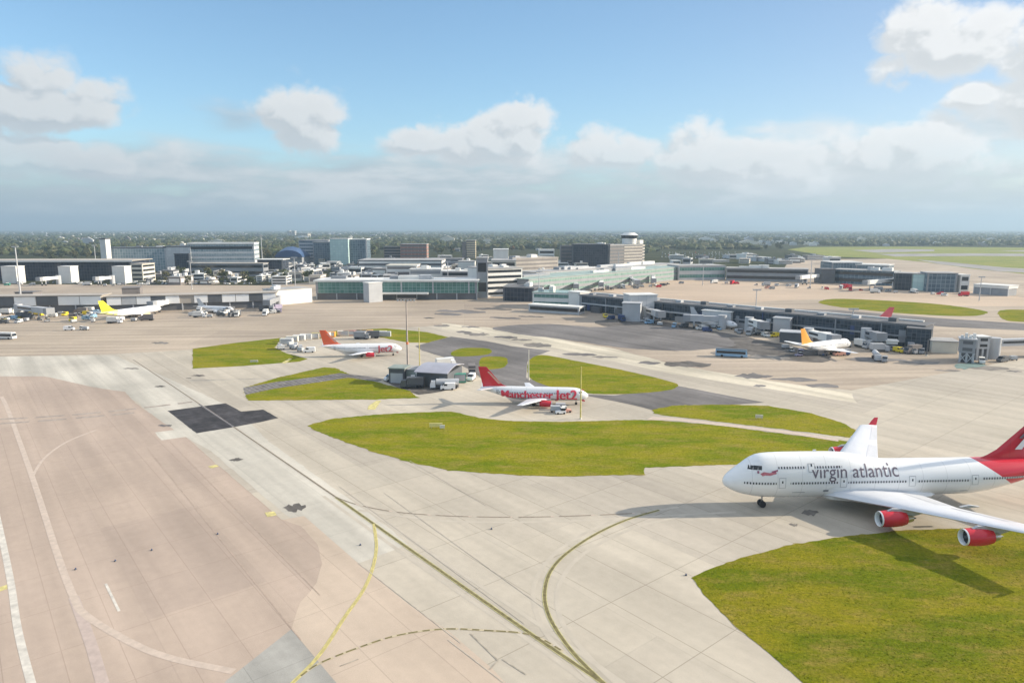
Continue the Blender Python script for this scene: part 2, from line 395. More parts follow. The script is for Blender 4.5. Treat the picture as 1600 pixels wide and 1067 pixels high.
# ------------------------------------------------------------------ ground
mb = MB(); S = 30000
mb.add([(-S, -2000, 0), (S, -2000, 0), (S, S, 0), (-S, S, 0)], [(0, 1, 2, 3)])
tag(mb.build('ground', TERR), kind='structure')
sheet('apron_far', [(-700, 640), (-700, 446), (0, 444), (420, 446), (500, 440), (820, 445), (1050, 434), (1215, 434), (1235, 405), (1390, 404.5), (1480, 412.5), (1560, 421), (1700, 433), (2300, 446), (2300, 640)], .03, TAN, smooth=False)
sheet('apron_salmon', [(880, 447), (1060, 434), (1220, 437), (1390, 446), (1560, 460), (1640, 475), (1500, 478), (1280, 468), (1130, 474), (1020, 468), (950, 456)], .04, SALMON)
sheet('taxiway_concrete', [(-600, 572), (0, 557), (180, 553), (330, 545), (560, 516), (700, 508), (830, 520), (960, 548), (1050, 575), (1160, 592), (1330, 610), (1600, 560), (2300, 570), (2300, 1110), (1700, 1500), (-900, 1500)], .05, CONC, smooth=False)
sheet('taxiway_pale', [(-300, 560), (0, 557), (180, 556), (260, 590), (370, 640), (420, 690), (560, 790), (640, 850), (560, 880), (440, 800), (330, 705), (250, 660), (215, 628), (150, 604), (0, 588), (-300, 585)], .06, PALE, smooth=False, ragged=.25, step=2)
sheet('apron_pink', [(-500, 584), (0, 588), (70, 588), (150, 606), (195, 612), (212, 630), (255, 660), (300, 690), (330, 718), (380, 760), (440, 812), (470, 822), (495, 850), (503, 880), (495, 910), (470, 940), (455, 980), (420, 1090), (150, 1500), (-900, 1500)], .07, PINK, smooth=False, ragged=.2, step=2)
sheet('apron_peach', [(440, 812), (475, 806), (560, 880), (640, 945), (700, 985), (770, 1045), (830, 1110), (500, 1110), (440, 990), (470, 940), (495, 910), (503, 880), (495, 850), (470, 822)], .062, PEACH, smooth=False)
sheet('apron_repair', [(455, 983), (535, 1078), (470, 1140), (280, 1140), (355, 1062)], .078, GREYP, smooth=False)
sheet('apron_repair', [(242, 676), (300, 668), (308, 680), (252, 688)], .079, PALE, smooth=False, ragged=.2, step=2)
sheet('repair_or_shade', [(262, 642), (352, 630), (377, 643), (411, 640), (435, 653), (405, 660), (367, 667), (307, 677)], .09, DARKP, smooth=False, ragged=.12, step=1.5)
sheet('service_road', [(648, 541), (705, 526), (760, 533), (800, 541), (860, 548), (838, 556), (824, 565), (822, 590), (858, 604), (770, 606), (738, 580), (700, 560), (660, 548)], .08, ASPH, smooth=False, ragged=.2)
sheet('service_road', [(905, 616), (960, 618), (1060, 603), (1195, 629), (1120, 634), (1020, 641), (985, 632)], .08, ASPH, smooth=False, ragged=.2)
sheet('asphalt_apron', [(770, 512), (850, 506), (930, 511), (1010, 508), (1110, 520), (1150, 538), (1100, 546), (1040, 548), (960, 542), (880, 530), (810, 522)], .085, ASPH, ragged=1.2)
sheet('asphalt_apron', [(1000, 498), (1130, 520), (1230, 540), (1300, 560), (1260, 566), (1180, 556), (1060, 530), (930, 505)], .083, STAIN, ragged=1.5)
sheet('pier_road', [(1130, 480), (1300, 484), (1480, 498), (1640, 508), (1640, 518), (1480, 511), (1300, 496), (1150, 487)], .07, ASPH, smooth=False)
sheet('compound_pad', [(598, 594), (630, 591), (700, 597), (712, 606), (690, 612), (655, 617), (625, 608)], .095, STAIN, smooth=False, ragged=.3)
sheet('taxiway_pale', [(690, 505), (760, 512), (870, 530), (960, 545), (1060, 571), (1180, 591), (1330, 614), (1340, 630), (1180, 604), (1050, 584), (940, 560), (850, 541), (750, 523), (690, 513)], .055, ground_mat('cream_concrete', (.62, .555, .43), (.59, .53, .415), (.48, .43, .34), slab=9, stain=.2, streak=.2), smooth=False, ragged=1.0, step=4)
REPAIR = [STAIN, ground_mat('old_repair', (.27, .245, .215), (.25, .228, .2), (.2, .18, .16), slab=20, stain=.3, streak=.2, fine=.2, blotch=(.15, .5)), ASPH]
def blot(u, v, ru, rv, z=.1, mat=None):
    """an old repair, at one spot painted airbridge shade: a strip of re-laid surface with stepped, ragged ends"""
    n = random.randint(5, 8); top = []; bot = []; skew = random.uniform(-.5, .9)
    for k in range(n + 1):
        x = u - ru + 2 * ru * k / n; e = math.sin(math.pi * (k + .35) / (n + .7)) ** .5
        top.append((x + random.uniform(-.06, .06) * ru + skew * rv, v + (x - u) * .03 - rv * e * random.uniform(.35, 1.15)))
        bot.append((x + random.uniform(-.06, .06) * ru - skew * rv, v + (x - u) * .03 + rv * e * random.uniform(.35, 1.15)))
    sheet('repair_or_shade', top + bot[::-1], z + random.uniform(0, .006), mat or random.choice(REPAIR), smooth=False, ragged=.45, step=.9)
for u, v, ru, rv in [(1176, 588, 27, 5), (1075, 569, 36, 6), (1015, 567, 16, 3), (1240, 593, 36, 3.5), (1285, 603, 25, 4), (1187, 603, 9, 2), (700, 491, 22, 2.2), (670, 497, 8, 1.2),
                     (690, 509, 12, 2.4), (720, 487, 38, 3), (770, 483, 30, 2), (725, 519, 12, 2), (745, 522, 20, 3), (790, 527, 18, 2.6), (815, 531, 16, 2), (840, 540, 22, 4), (735, 511, 14, 1.6),
                     (790, 497, 24, 2), (830, 495, 20, 1.6), (905, 554, 26, 2.4), (945, 558, 20, 2), (250, 536, 14, 1.8), (1370, 562, 46, 4), (1130, 552, 20, 3), (1200, 558, 36, 4), (1255, 547, 30, 3),  # wide strip under the grey tanker is airbridge shadow painted onto the apron
                     (1540, 575, 36, 5), (1440, 566, 28, 4), (1585, 580, 12, 1.5), (1480, 579, 20, 2)]:
    blot(u, v, ru, rv)
for u, v, ru, rv in [(309, 587, 10, 1.5), (296, 591, 4, 1), (250, 604, 8, 1.5), (258, 665, 11, 2), (371, 718, 9, 3), (461, 793, 16, 7), (205, 576, 12, 1.4), (1265, 801, 12, 5), (1240, 820, 6, 2.5), (1182, 635, 9, 1.5)]:
    blot(u, v, ru, rv, .11)
blot(1515, 571, 22, 7, .115, M('sea_green_paint', (.13, .20, .18), .8, .25, .3))
VERGE = M('verge_soil', (.30, .25, .13), .9, .35, .5)
LAWNS = []
_sheet = sheet
def sheet(name, px, z, mat, **k):
    if name == 'grass' and mat in (GRASS, GRASSD):
        LAWNS.append((px, mat)); k2 = dict(k); k2['ragged'] = k.get('ragged', 0) * 1.7 + .1; _sheet('verge', px, z - .012, VERGE, **k2)
    return _sheet(name, px, z, mat, **k)
# grass
sheet('grass', [(480, 665), (520, 654), (600, 647), (690, 643), (706, 643), (755, 654), (800, 658), (880, 659), (1000, 656), (1060, 659), (1150, 668), (1255, 682), (1330, 690), (1335, 700), (1250, 722), (1110, 727), (1009, 731), (1006, 742), (860, 745), (800, 742), (700, 735), (640, 722), (590, 708), (540, 691), (500, 676)], .12, GRASS, smooth=False, ragged=.34, step=.6)
sheet('grass', [(1020, 640), (1050, 634), (1120, 632), (1200, 634), (1265, 645), (1320, 662), (1340, 675), (1328, 684), (1250, 674), (1150, 662), (1060, 652), (1022, 646)], .12, GRASS, smooth=False, ragged=.34, step=.6)
sheet('grass', [(830, 560), (850, 555), (900, 564), (980, 580), (1050, 597), (1058, 605), (1030, 612), (960, 616), (900, 613), (862, 605), (830, 592), (824, 574)], .12, GRASS, ragged=.2, step=1.5)
sheet('grass', [(301, 545), (366, 536), (431, 529), (510, 518), (602, 513), (667, 519), (701, 527), (667, 536), (636, 535), (599, 528), (562, 523), (484, 528), (436, 534), (429, 543), (447, 552), (481, 561), (468, 565), (379, 572), (301, 576)], .12, GRASS, smooth=False, ragged=.3, step=1.5)
sheet('grass', [(381, 606), (431, 591), (505, 574), (523, 575), (544, 584), (573, 593), (641, 611), (653, 622), (589, 624), (389, 626), (384, 619)], .12, GRASS, smooth=False, ragged=.34, step=.6)
sheet('grass', [(705, 551), (724, 544), (764, 545), (762, 554), (713, 557)], .12, GRASS, ragged=.2, step=1.5)
sheet('grass', [(751, 560), (770, 557), (792, 560), (787, 574), (753, 576)], .12, GRASS, ragged=.2, step=1.5)
sheet('grass', [(1080, 903), (1110, 888), (1160, 872), (1230, 853), (1320, 838), (1400, 830), (1500, 825), (1600, 822), (1800, 820), (2000, 1500), (1500, 1400), (1310, 1110), (1255, 1067), (1200, 1020), (1140, 970), (1100, 930)], .12, GRASSD, smooth=False, ragged=.22, step=.4)
sheet('grass', [(1280, 471), (1320, 467), (1450, 474), (1530, 484), (1540, 491), (1500, 494), (1400, 489), (1300, 478)], .09, GRASS, ragged=.8)
sheet('grass', [(1562, 486), (1600, 484), (1720, 490), (1720, 506), (1600, 503), (1568, 499)], .09, GRASS, ragged=.8)
sheet('airfield', [(1230, 390), (1260, 386), (1420, 385.5), (1600, 387), (2500, 389), (2500, 452), (1700, 436), (1600, 428), (1520, 420), (1440, 409), (1380, 404), (1300, 401)], .2, GRASSF, smooth=False)
FARC = ground_mat('runway_grey', (.34, .32, .30), (.33, .31, .29), (.3, .28, .26), slab=30, stain=.2, streak=.2, rot=0)
sheet('runway', [(1330, 391), (1400, 389.4), (1460, 390), (1460, 392.5), (1370, 395)], .3, FARC, smooth=False)
sheet('runway', [(1370, 397), (1520, 396), (2300, 402), (2300, 406), (1530, 400), (1400, 401)], .3, FARC, smooth=False)
sheet('runway', [(1430, 405.5), (1480, 409.5), (1570, 418), (1700, 426), (1700, 432), (1560, 424), (1470, 413)], .3, FARC, smooth=False)
sheet('runway', [(1560, 392), (1620, 391), (1900, 393), (1900, 395), (1620, 394)], .3, FARC, smooth=False)
RUB = M('tyre_rubber_film', (.470, .418, .338), .85, .08, .3)
for a in ([(505, 775), (640, 872), (790, 975), (920, 1068)], [(545, 775), (660, 855), (830, 968), (975, 1068)], [(1060, 792), (985, 806), (920, 830), (866, 866), (838, 905), (834, 940), (850, 985), (885, 1025), (930, 1069)], [(1070, 806), (1000, 822), (940, 848), (900, 875), (878, 905), (870, 935), (880, 975), (915, 1020), (965, 1069)], [(560, 797), (700, 814), (860, 815), (1000, 808), (1150, 800)]):
    ribbon('tyre_trace', a, .7, .07, RUB)
# rubble strip through the small island, kerb path between the right-hand islands
sheet('footpath', [(380, 606), (430, 597), (500, 588), (530, 583), (566, 587), (600, 592), (590, 597), (545, 590), (500, 597), (430, 607), (384, 617)], .14, STONE, smooth=False, ragged=.25, step=1)
sheet('footpath', [(1020, 651), (1060, 654), (1150, 664), (1250, 676), (1310, 686), (1310, 690), (1250, 680.5), (1150, 668), (1060, 658), (1010, 656)], .15, WORN, smooth=False)
# taxiway markings
LINE_N = [0]
def line(px, w=.85, z=.096, yel=YEL, dark=OLIVE, dash=None, smooth=True, cut=.66):
    w *= .84
    ribbon('taxiway_line', px, w, z, yel, None if not dash else (dash[0] + .5, dash[1] - .5), smooth=smooth)
    ribbon('taxiway_line', px, w * cut, z + .006, dark, dash, smooth=smooth)
line([(208, 562), (365, 667)], .6, yel=WORN, dark=GREYL, smooth=False)
line([(364, 666.5), (525, 777)], .65, yel=WORN, dark=GREYL, smooth=False)
line([(525, 777), (640, 858), (800, 970), (945, 1069), (1060, 1150)], .85)
ribbon('taxiway_line', [(311, 631.5), (365, 667)], .5, .112, M('line_on_asphalt', (.16, .15, .15), .8, .3, 1))
line([(525, 777), (560, 789), (620, 800), (700, 806), (800, 808), (900, 806), (1012, 801)], .5, yel=WORN, dark=GREYL, dash=(6, 1.6))
line([(1030, 797), (980, 812), (930, 835), (885, 865), (860, 893), (851, 925), (855, 955), (870, 985), (900, 1025), (945, 1069)], .8)
line([(584, 818), (588, 855), (581, 892), (566, 925), (540, 962), (500, 1022), (455, 1069), (400, 1120)], .62, yel=YELB, dark=M('faded_yellow', (.47, .40, .16), .8, .25, 1), cut=.62)
line([(470, 1056), (500, 1036), (560, 1012), (620, 993), (690, 983), (760, 985), (830, 992), (880, 1018)], .5, yel=M('dash_edge', (.46, .39, .26), .8, .2, 1), dash=(1.1, .55))
ribbon('apron_stripe', [(2, 620), (12, 640), (50, 745), (88, 862), (115, 933), (135, 962), (207, 1005), (270, 1029), (365, 1049)], 1.0, .085, WORN)
ribbon('apron_stripe', [(115, 933), (140, 1000), (161, 1069), (180, 1120)], 1.3, .083, M('faint_paint', (.46, .37, .32), .8, .1, 1), smooth=False)
ribbon('apron_stripe', [(50, 745), (70, 715), (105, 690), (150, 672)], .6, .084, WORN)
ribbon('apron_stripe', [(-6, 800), (15, 900), (28, 985), (52, 1080)], .9, .085, WHITEP, smooth=False)
ribbon('apron_stripe', [(165, 912), (186, 955)], .35, .085, WHITEP, smooth=False)
for a in [((230, 700), (470, 1000)), ((265, 690), (500, 930))]:
    ribbon('slab_joint', a, .16, .082, M('old_joint', (.40, .305, .238), .8, .2, 1), smooth=False)
for a in [[(0, 655), (60, 652), (150, 645), (235, 636), (300, 628)], [(0, 662), (100, 655), (210, 645)]]:
    ribbon('slab_joint', a, 1.5, .083, M('old_stain', (.33, .28, .235), .85, .3, .6), dash=(7, 2))
for a in [((735, 990), (778, 1032)), ((785, 1030), (822, 1054)), ((778, 1032), (765, 1046)), ((531, 1041), (560, 1030))]:
    ribbon('slab_joint', a, .2, .1, JOINT, smooth=False)
for a in [((530, 760), (820, 975)), ((600, 770), (850, 950)), ((560, 880), (720, 1005)), ((700, 1000), (830, 1100)), ((640, 720), (760, 790))]:
    ribbon('slab_joint', a, .12, .1, M('pale_joint', (.475, .42, .34), .8, .2, 1), smooth=False)
for px in [[(576, 634), (588, 626), (596, 626), (586, 640), (574, 640)], [(414, 801), (428, 799), (432, 805), (418, 808)], [(325, 729), (338, 726), (342, 729), (330, 732)], [(440, 567), (452, 560), (456, 561), (446, 568)], [(-2, 918), (10, 914), (12, 920), (-2, 925)]]:
    sheet('taxiway_marking', px, .13, M('pale_yellow_paint', (.56, .49, .20), .8, .3, 1.2), smooth=False, ragged=.1, step=.8)
# ------------------------------------------------------------------ shared object materials
WHITE = M('white_gloss_paint', (.84, .84, .83), .25, .03, .3)
OFFW = M('off_white_cladding', (.72, .71, .67), .55, .08, .15)
CREAM = M('cream_render', (.66, .62, .52), .7, .08, .2)
LGREY = M('light_grey_cladding', (.46, .47, .48), .5, .08, .2)
MGREY = M('mid_grey_cladding', (.27, .28, .295), .55, .1, .2)
DGREY = M('dark_grey_cladding', (.10, .105, .115), .5, .12, .2)
TAUPE = M('taupe_roofing', (.40, .36, .31), .8, .12, .1)
ROOFG = M('grey_roof_felt', (.36, .355, .345), .8, .14, .08)
ROOFD = M('dark_roof_felt', (.13, .13, .135), .8, .18, .1)
BLACK = M('black_rubber', (.02, .02, .022), .7, .2, 1)
METAL = M('bare_metal', (.55, .55, .56), .3, .05, 1, metal=.9)
GALV = M('galvanised_steel', (.42, .42, .41), .5, .08, 1, metal=.4)
BROWNST = M('weathered_steel', (.40, .34, .30), .7, .15, .8)
RED = M('red_gloss_paint', (.62, .025, .045), .25, .05, .4)
REDD = M('deep_red_gloss_paint', (.50, .018, .04), .25, .06, .4)
ORANGE = M('orange_red_gloss_paint', (.78, .13, .05), .3, .05, .4)
AMBER = M('amber_gloss_paint', (.78, .36, .06), .3, .05, .4)
LIME = M('lime_yellow_gloss_paint', (.78, .74, .03), .3, .05, .4)
YELLOWP = M('yellow_gloss_paint', (.80, .62, .04), .3, .05, .4)
NAVY = M('navy_blue_paint', (.03, .06, .16), .35, .08, .4)
BLUEP = M('pale_blue_paint', (.25, .42, .58), .35, .08, .4)
GREENP = M('green_container_paint', (.08, .30, .22), .5, .1, .5)
PURPLE = M('purple_grey_paint', (.30, .26, .36), .5, .1, .5)
PINKP = M('salmon_paint', (.66, .36, .28), .5, .1, .5)
GLASSD = M('dark_window_glass', (.022, .028, .035), .08, .2, .3)
PLUM = M('plum_lettering_paint', (.15, .12, .15), .4, .05, 1)

# ------------------------------------------------------------------ aircraft
def interp(tbl, x, k):
    xs = tbl
    if x <= xs[0][0]: return xs[0][k]
    if x >= xs[-1][0]: return xs[-1][k]
    for i in range(len(xs) - 1):
        if xs[i][0] <= x <= xs[i + 1][0]:
            a, b = xs[i], xs[i + 1]; h = b[0] - a[0]; t = (x - a[0]) / h
            def slope(j):
                if j == 0: return (xs[1][k] - xs[0][k]) / (xs[1][0] - xs[0][0])
                if j == len(xs) - 1: return (xs[-1][k] - xs[-2][k]) / (xs[-1][0] - xs[-2][0])
                s1 = (xs[j][k] - xs[j - 1][k]) / (xs[j][0] - xs[j - 1][0]); s2 = (xs[j + 1][k] - xs[j][k]) / (xs[j + 1][0] - xs[j][0])
                return 0 if s1 * s2 <= 0 else 2 * s1 * s2 / (s1 + s2)
            m0, m1 = slope(i) * h, slope(i + 1) * h
            t2, t3 = t * t, t * t * t
            return (2 * t3 - 3 * t2 + 1) * a[k] + (t3 - 2 * t2 + t) * m0 + (-2 * t3 + 3 * t2) * b[k] + (t3 - t2) * m1
class Fuselage:
    """body of revolution-like hull: table of (x aft, bottom z, top z, half width, z of greatest width)"""
    def __init__(s, tbl): s.t = tbl
    def at(s, x): return [interp(s.t, x, k) for k in (1, 2, 3, 4)]
    def halfw(s, x, z):
        b, t, w, zm = s.at(x)
        q = (z - zm) / ((t - zm) if z > zm else (zm - b)); q = max(-1, min(1, q))
        return w * math.sqrt(max(0, 1 - q * q))
    def mesh(s, n=40, mb=None):
        L = s.t[-1][0]; xs = []
        x = 0.0
        while x < L: xs.append(x); x += max(.12, min(1.6, .12 + x * .16)) if x < 10 else 1.4
        xs.append(L); rings = []
        for x in xs:
            b, t, w, zm = s.at(x); rg = []
            for k in range(n):
                a = 2 * math.pi * k / n; sa = math.sin(a)
                rg.append((x, w * math.cos(a), zm + (t - zm) * sa if sa >= 0 else zm + (zm - b) * sa))
            rings.append(rg)
        return (mb or MB()).loft(rings)
    def patch(s, x0, x1, z0, z1, side, off=.025, mb=None, shear=0.0):
        nx = max(1, int(abs(x1 - x0) / .8)); nz = max(2, int((z1 - z0) / .3)); vs = []
        for i in range(nx + 1):
            for j in range(nz + 1):
                z = z0 + (z1 - z0) * j / nz; x = x0 + (x1 - x0) * i / nx + shear * (z - z0)
                vs.append((x, side * (s.halfw(x, z) + off), z))
        fs = [(i * (nz + 1) + j, (i + 1) * (nz + 1) + j, (i + 1) * (nz + 1) + j + 1, i * (nz + 1) + j + 1) for i in range(nx) for j in range(nz)]
        return (mb or MB()).add(vs, fs)
    def poly(s, pts, side, off=.04, mb=None):
        vs = [(x, side * (s.halfw(x, z) + off), z) for x, z in pts]
        return (mb or MB()).add(vs, [tuple(range(len(pts)))])
def lettering(name, txt, size, fus, x0, z0, side, mat, parent, bold=.012, squeeze=1.0, off=.05, slant=0.0, heavy=0.0):
    cu = bpy.data.curves.new('lettering_outline', 'FONT'); cu.body = txt; cu.size = size; cu.offset = bold * size
    to = bpy.data.objects.new('lettering_outline', cu); C.objects.link(to)
    dg = bpy.context.evaluated_depsgraph_get(); me = bpy.data.meshes.new_from_object(to.evaluated_get(dg))
    bpy.data.objects.remove(to); bpy.data.curves.remove(cu)
    bm = bmesh.new(); bm.from_mesh(me)
    k = -size * .4
    while k < size * 1.1:
        bmesh.ops.bisect_plane(bm, geom=bm.verts[:] + bm.edges[:] + bm.faces[:], plane_co=(0, k, 0), plane_no=(0, 1, 0)); k += .22
    for v in bm.verts:
        x = x0 + (v.co.x + slant * v.co.y) * squeeze * (-side); z = z0 + v.co.y
        v.co = (x, side * (fus.halfw(x, z) + off), z)
    if heavy:
        g0 = bm.verts[:] + bm.edges[:] + bm.faces[:]
        for q, dx in enumerate((-heavy, heavy)):
            cpy = bmesh.ops.duplicate(bm, geom=g0)
            for v in cpy['geom']:
                if isinstance(v, bmesh.types.BMVert):
                    v.co.x += dx; v.co.y = side * (fus.halfw(v.co.x, v.co.z) + off + .008 * (q + 1))
    bm.to_mesh(me); bm.free(); me.materials.clear(); me.materials.append(mat)
    o = bpy.data.objects.new(name, me); C.objects.link(o); o.parent = parent; return o
def wing_mesh(st, side, n=9, mb=None, t=.12):
    """stations (y, x of leading edge, chord, z)"""
    rings = []
    prof = [(1, 0), (.75, .28), (.45, .46), (.2, .48), (.05, .26), (0, 0), (.05, -.2), (.2, -.34), (.45, -.36), (.75, -.18)]
    for (y, xl, c, z, th) in st:
        rings.append([(xl + px * c, side * y, z + pz * c * th) for px, pz in prof])
    return (mb or MB()).loft(rings)
def engine(parent, x, y, z, r, ln, cowl, lip=WHITE, core=True):
    k = 20
    rg = lambda xx, rr: [(x + xx, y + rr * math.cos(2 * math.pi * i / k), z + rr * math.sin(2 * math.pi * i / k)) for i in range(k)]
    e = MB().loft([rg(.045 * ln, r * .965), rg(.12 * ln, r * .99), rg(.3 * ln, r * 1.04), rg(.55 * ln, r * 1.05), rg(.8 * ln, r * .97), rg(ln, r * .8), rg(ln * .93, r * .7), rg(ln * .9, r * .3)], cap=False).build('engine', cowl, parent, True)
    MB().loft([rg(.16 * ln, r * .82), rg(.03 * ln, r * .84), rg(.0, r * .88), rg(-.01 * ln, r * .92), rg(.015 * ln, r * .955), rg(.046 * ln, r * .967)], cap=False).build('intake_lip', lip, e, True)
    f = MB().loft([rg(.16 * ln, r * .86), rg(.17 * ln, r * .86)]); f.build('fan', BLACK, e)
    MB().loft([rg(.02 * ln, .02), rg(.08 * ln, r * .15), rg(.159 * ln, r * .25)]).build('spinner', DGREY, e, True)
    if core:
        MB().loft([rg(ln * .9, r * .66), rg(ln * 1.1, r * .58), rg(ln * 1.27, r * .42)]).build('core_exhaust', METAL, e, True)
        MB().loft([rg(ln * 1.2, r * .28), rg(ln * 1.42, r * .05)]).build('exhaust_cone', DGREY, e, True)
    return e
def wheel(parent, x, y, z, r, w):
    return MB().tube((x, y - w / 2, z), (x, y + w / 2, z), r, r, 14).build('wheel', BLACK, parent, True)
def gear(name, parent, x, y, top, r, w, offs):
    g = MB(); g.tube((x, y, r), (x, y, top), .14, .18, 8)
    if len(offs) > 2: g.tube((x - .8, y, r), (x + .8, y, r), .12, .12, 6)
    o = g.build(name, METAL, parent)
    for dx, dy in offs: wheel(o, x + dx, y + dy, r, r, w)
    return o
def window_mat(name, body, pitch, fill=.45, dark=(.03, .035, .045)):
    if name in MATS: return MATS[name]
    m = bpy.data.materials.new(name); nt, N, L, b = nodes_of(m)
    tc = N.new('ShaderNodeTexCoord'); s = N.new('ShaderNodeSeparateXYZ'); L.new(tc.outputs['Object'], s.inputs[0])
    d = N.new('ShaderNodeMath'); d.operation = 'DIVIDE'; L.new(s.outputs[0], d.inputs[0]); d.inputs[1].default_value = pitch
    f = N.new('ShaderNodeMath'); f.operation = 'FRACT'; L.new(d.outputs[0], f.inputs[0])
    g = N.new('ShaderNodeMath'); g.operation = 'LESS_THAN'; L.new(f.outputs[0], g.inputs[0]); g.inputs[1].default_value = fill
    x = N.new('ShaderNodeMix'); x.data_type = 'RGBA'; L.new(g.outputs[0], x.inputs[0]); x.inputs[6].default_value = (*body, 1); x.inputs[7].default_value = (*dark, 1)
    L.new(x.outputs[2], b.inputs['Base Color']); b.inputs['Roughness'].default_value = .2
    MATS[name] = m; return m
def livery_mat(name, body, tailc, x0, slope, belly=None, bz=0, mid=None):
    """gloss paint with the tail colour aft of a slanting line and a belly colour below a level"""
    if name in MATS: return MATS[name]
    m = bpy.data.materials.new(name); nt, N, L, b = nodes_of(m)
    tc = N.new('ShaderNodeTexCoord'); s = N.new('ShaderNodeSeparateXYZ'); L.new(tc.outputs['Object'], s.inputs[0])
    a = N.new('ShaderNodeMath'); a.operation = 'MULTIPLY_ADD'; L.new(s.outputs[2], a.inputs[0]); a.inputs[1].default_value = slope; L.new(s.outputs[0], a.inputs[2])
    g = N.new('ShaderNodeMath'); g.operation = 'GREATER_THAN'; L.new(a.outputs[0], g.inputs[0]); g.inputs[1].default_value = x0
    nz = N.new('ShaderNodeTexNoise'); nz.inputs['Scale'].default_value = .6; nz.inputs['Detail'].default_value = 5
    cr = N.new('ShaderNodeMix'); cr.data_type = 'RGBA'; L.new(nz.outputs[0], cr.inputs[0]); cr.inputs[6].default_value = (*[c * .95 for c in body], 1); cr.inputs[7].default_value = (*body, 1)
    col = cr.outputs[2]
    sd = N.new('ShaderNodeMath'); sd.operation = 'DIVIDE'; L.new(s.outputs[0], sd.inputs[0]); sd.inputs[1].default_value = 4.6
    sf = N.new('ShaderNodeMath'); sf.operation = 'FRACT'; L.new(sd.outputs[0], sf.inputs[0])
    sg = N.new('ShaderNodeMath'); sg.operation = 'LESS_THAN'; L.new(sf.outputs[0], sg.inputs[0]); sg.inputs[1].default_value = .016
    sx = N.new('ShaderNodeMix'); sx.data_type = 'RGBA'; L.new(sg.outputs[0], sx.inputs[0]); L.new(col, sx.inputs[6]); sx.inputs[7].default_value = (*[c * .72 for c in body], 1); col = sx.outputs[2]
    wn = N.new('ShaderNodeTexNoise'); wn.inputs['Scale'].default_value = 1.0; wn.inputs['Detail'].default_value = 6
    wm = N.new('ShaderNodeMapping'); wm.inputs['Scale'].default_value = (.12, 1, 1.3); L.new(tc.outputs['Object'], wm.inputs[0]); L.new(wm.outputs[0], wn.inputs['Vector'])
    wr = N.new('ShaderNodeMapRange'); L.new(wn.outputs[0], wr.inputs[0]); wr.inputs[1].default_value = .5; wr.inputs[2].default_value = .75; wr.inputs[4].default_value = .35
    wx = N.new('ShaderNodeMix'); wx.data_type = 'RGBA'; L.new(wr.outputs[0], wx.inputs[0]); L.new(col, wx.inputs[6]); wx.inputs[7].default_value = (*[c * .8 for c in body], 1); col = wx.outputs[2]
    if belly:
        q = N.new('ShaderNodeMath'); q.operation = 'LESS_THAN'; L.new(s.outputs[2], q.inputs[0]); q.inputs[1].default_value = bz
        y = N.new('ShaderNodeMix'); y.data_type = 'RGBA'; L.new(q.outputs[0], y.inputs[0]); L.new(col, y.inputs[6]); y.inputs[7].default_value = (*belly, 1); col = y.outputs[2]
    x = N.new('ShaderNodeMix'); x.data_type = 'RGBA'; L.new(g.outputs[0], x.inputs[0]); L.new(col, x.inputs[6]); x.inputs[7].default_value = (*tailc, 1)
    L.new(x.outputs[2], b.inputs['Base Color']); b.inputs['Roughness'].default_value = .22; b.inputs['Coat Weight'].default_value = .3
    MATS[name] = m; return m

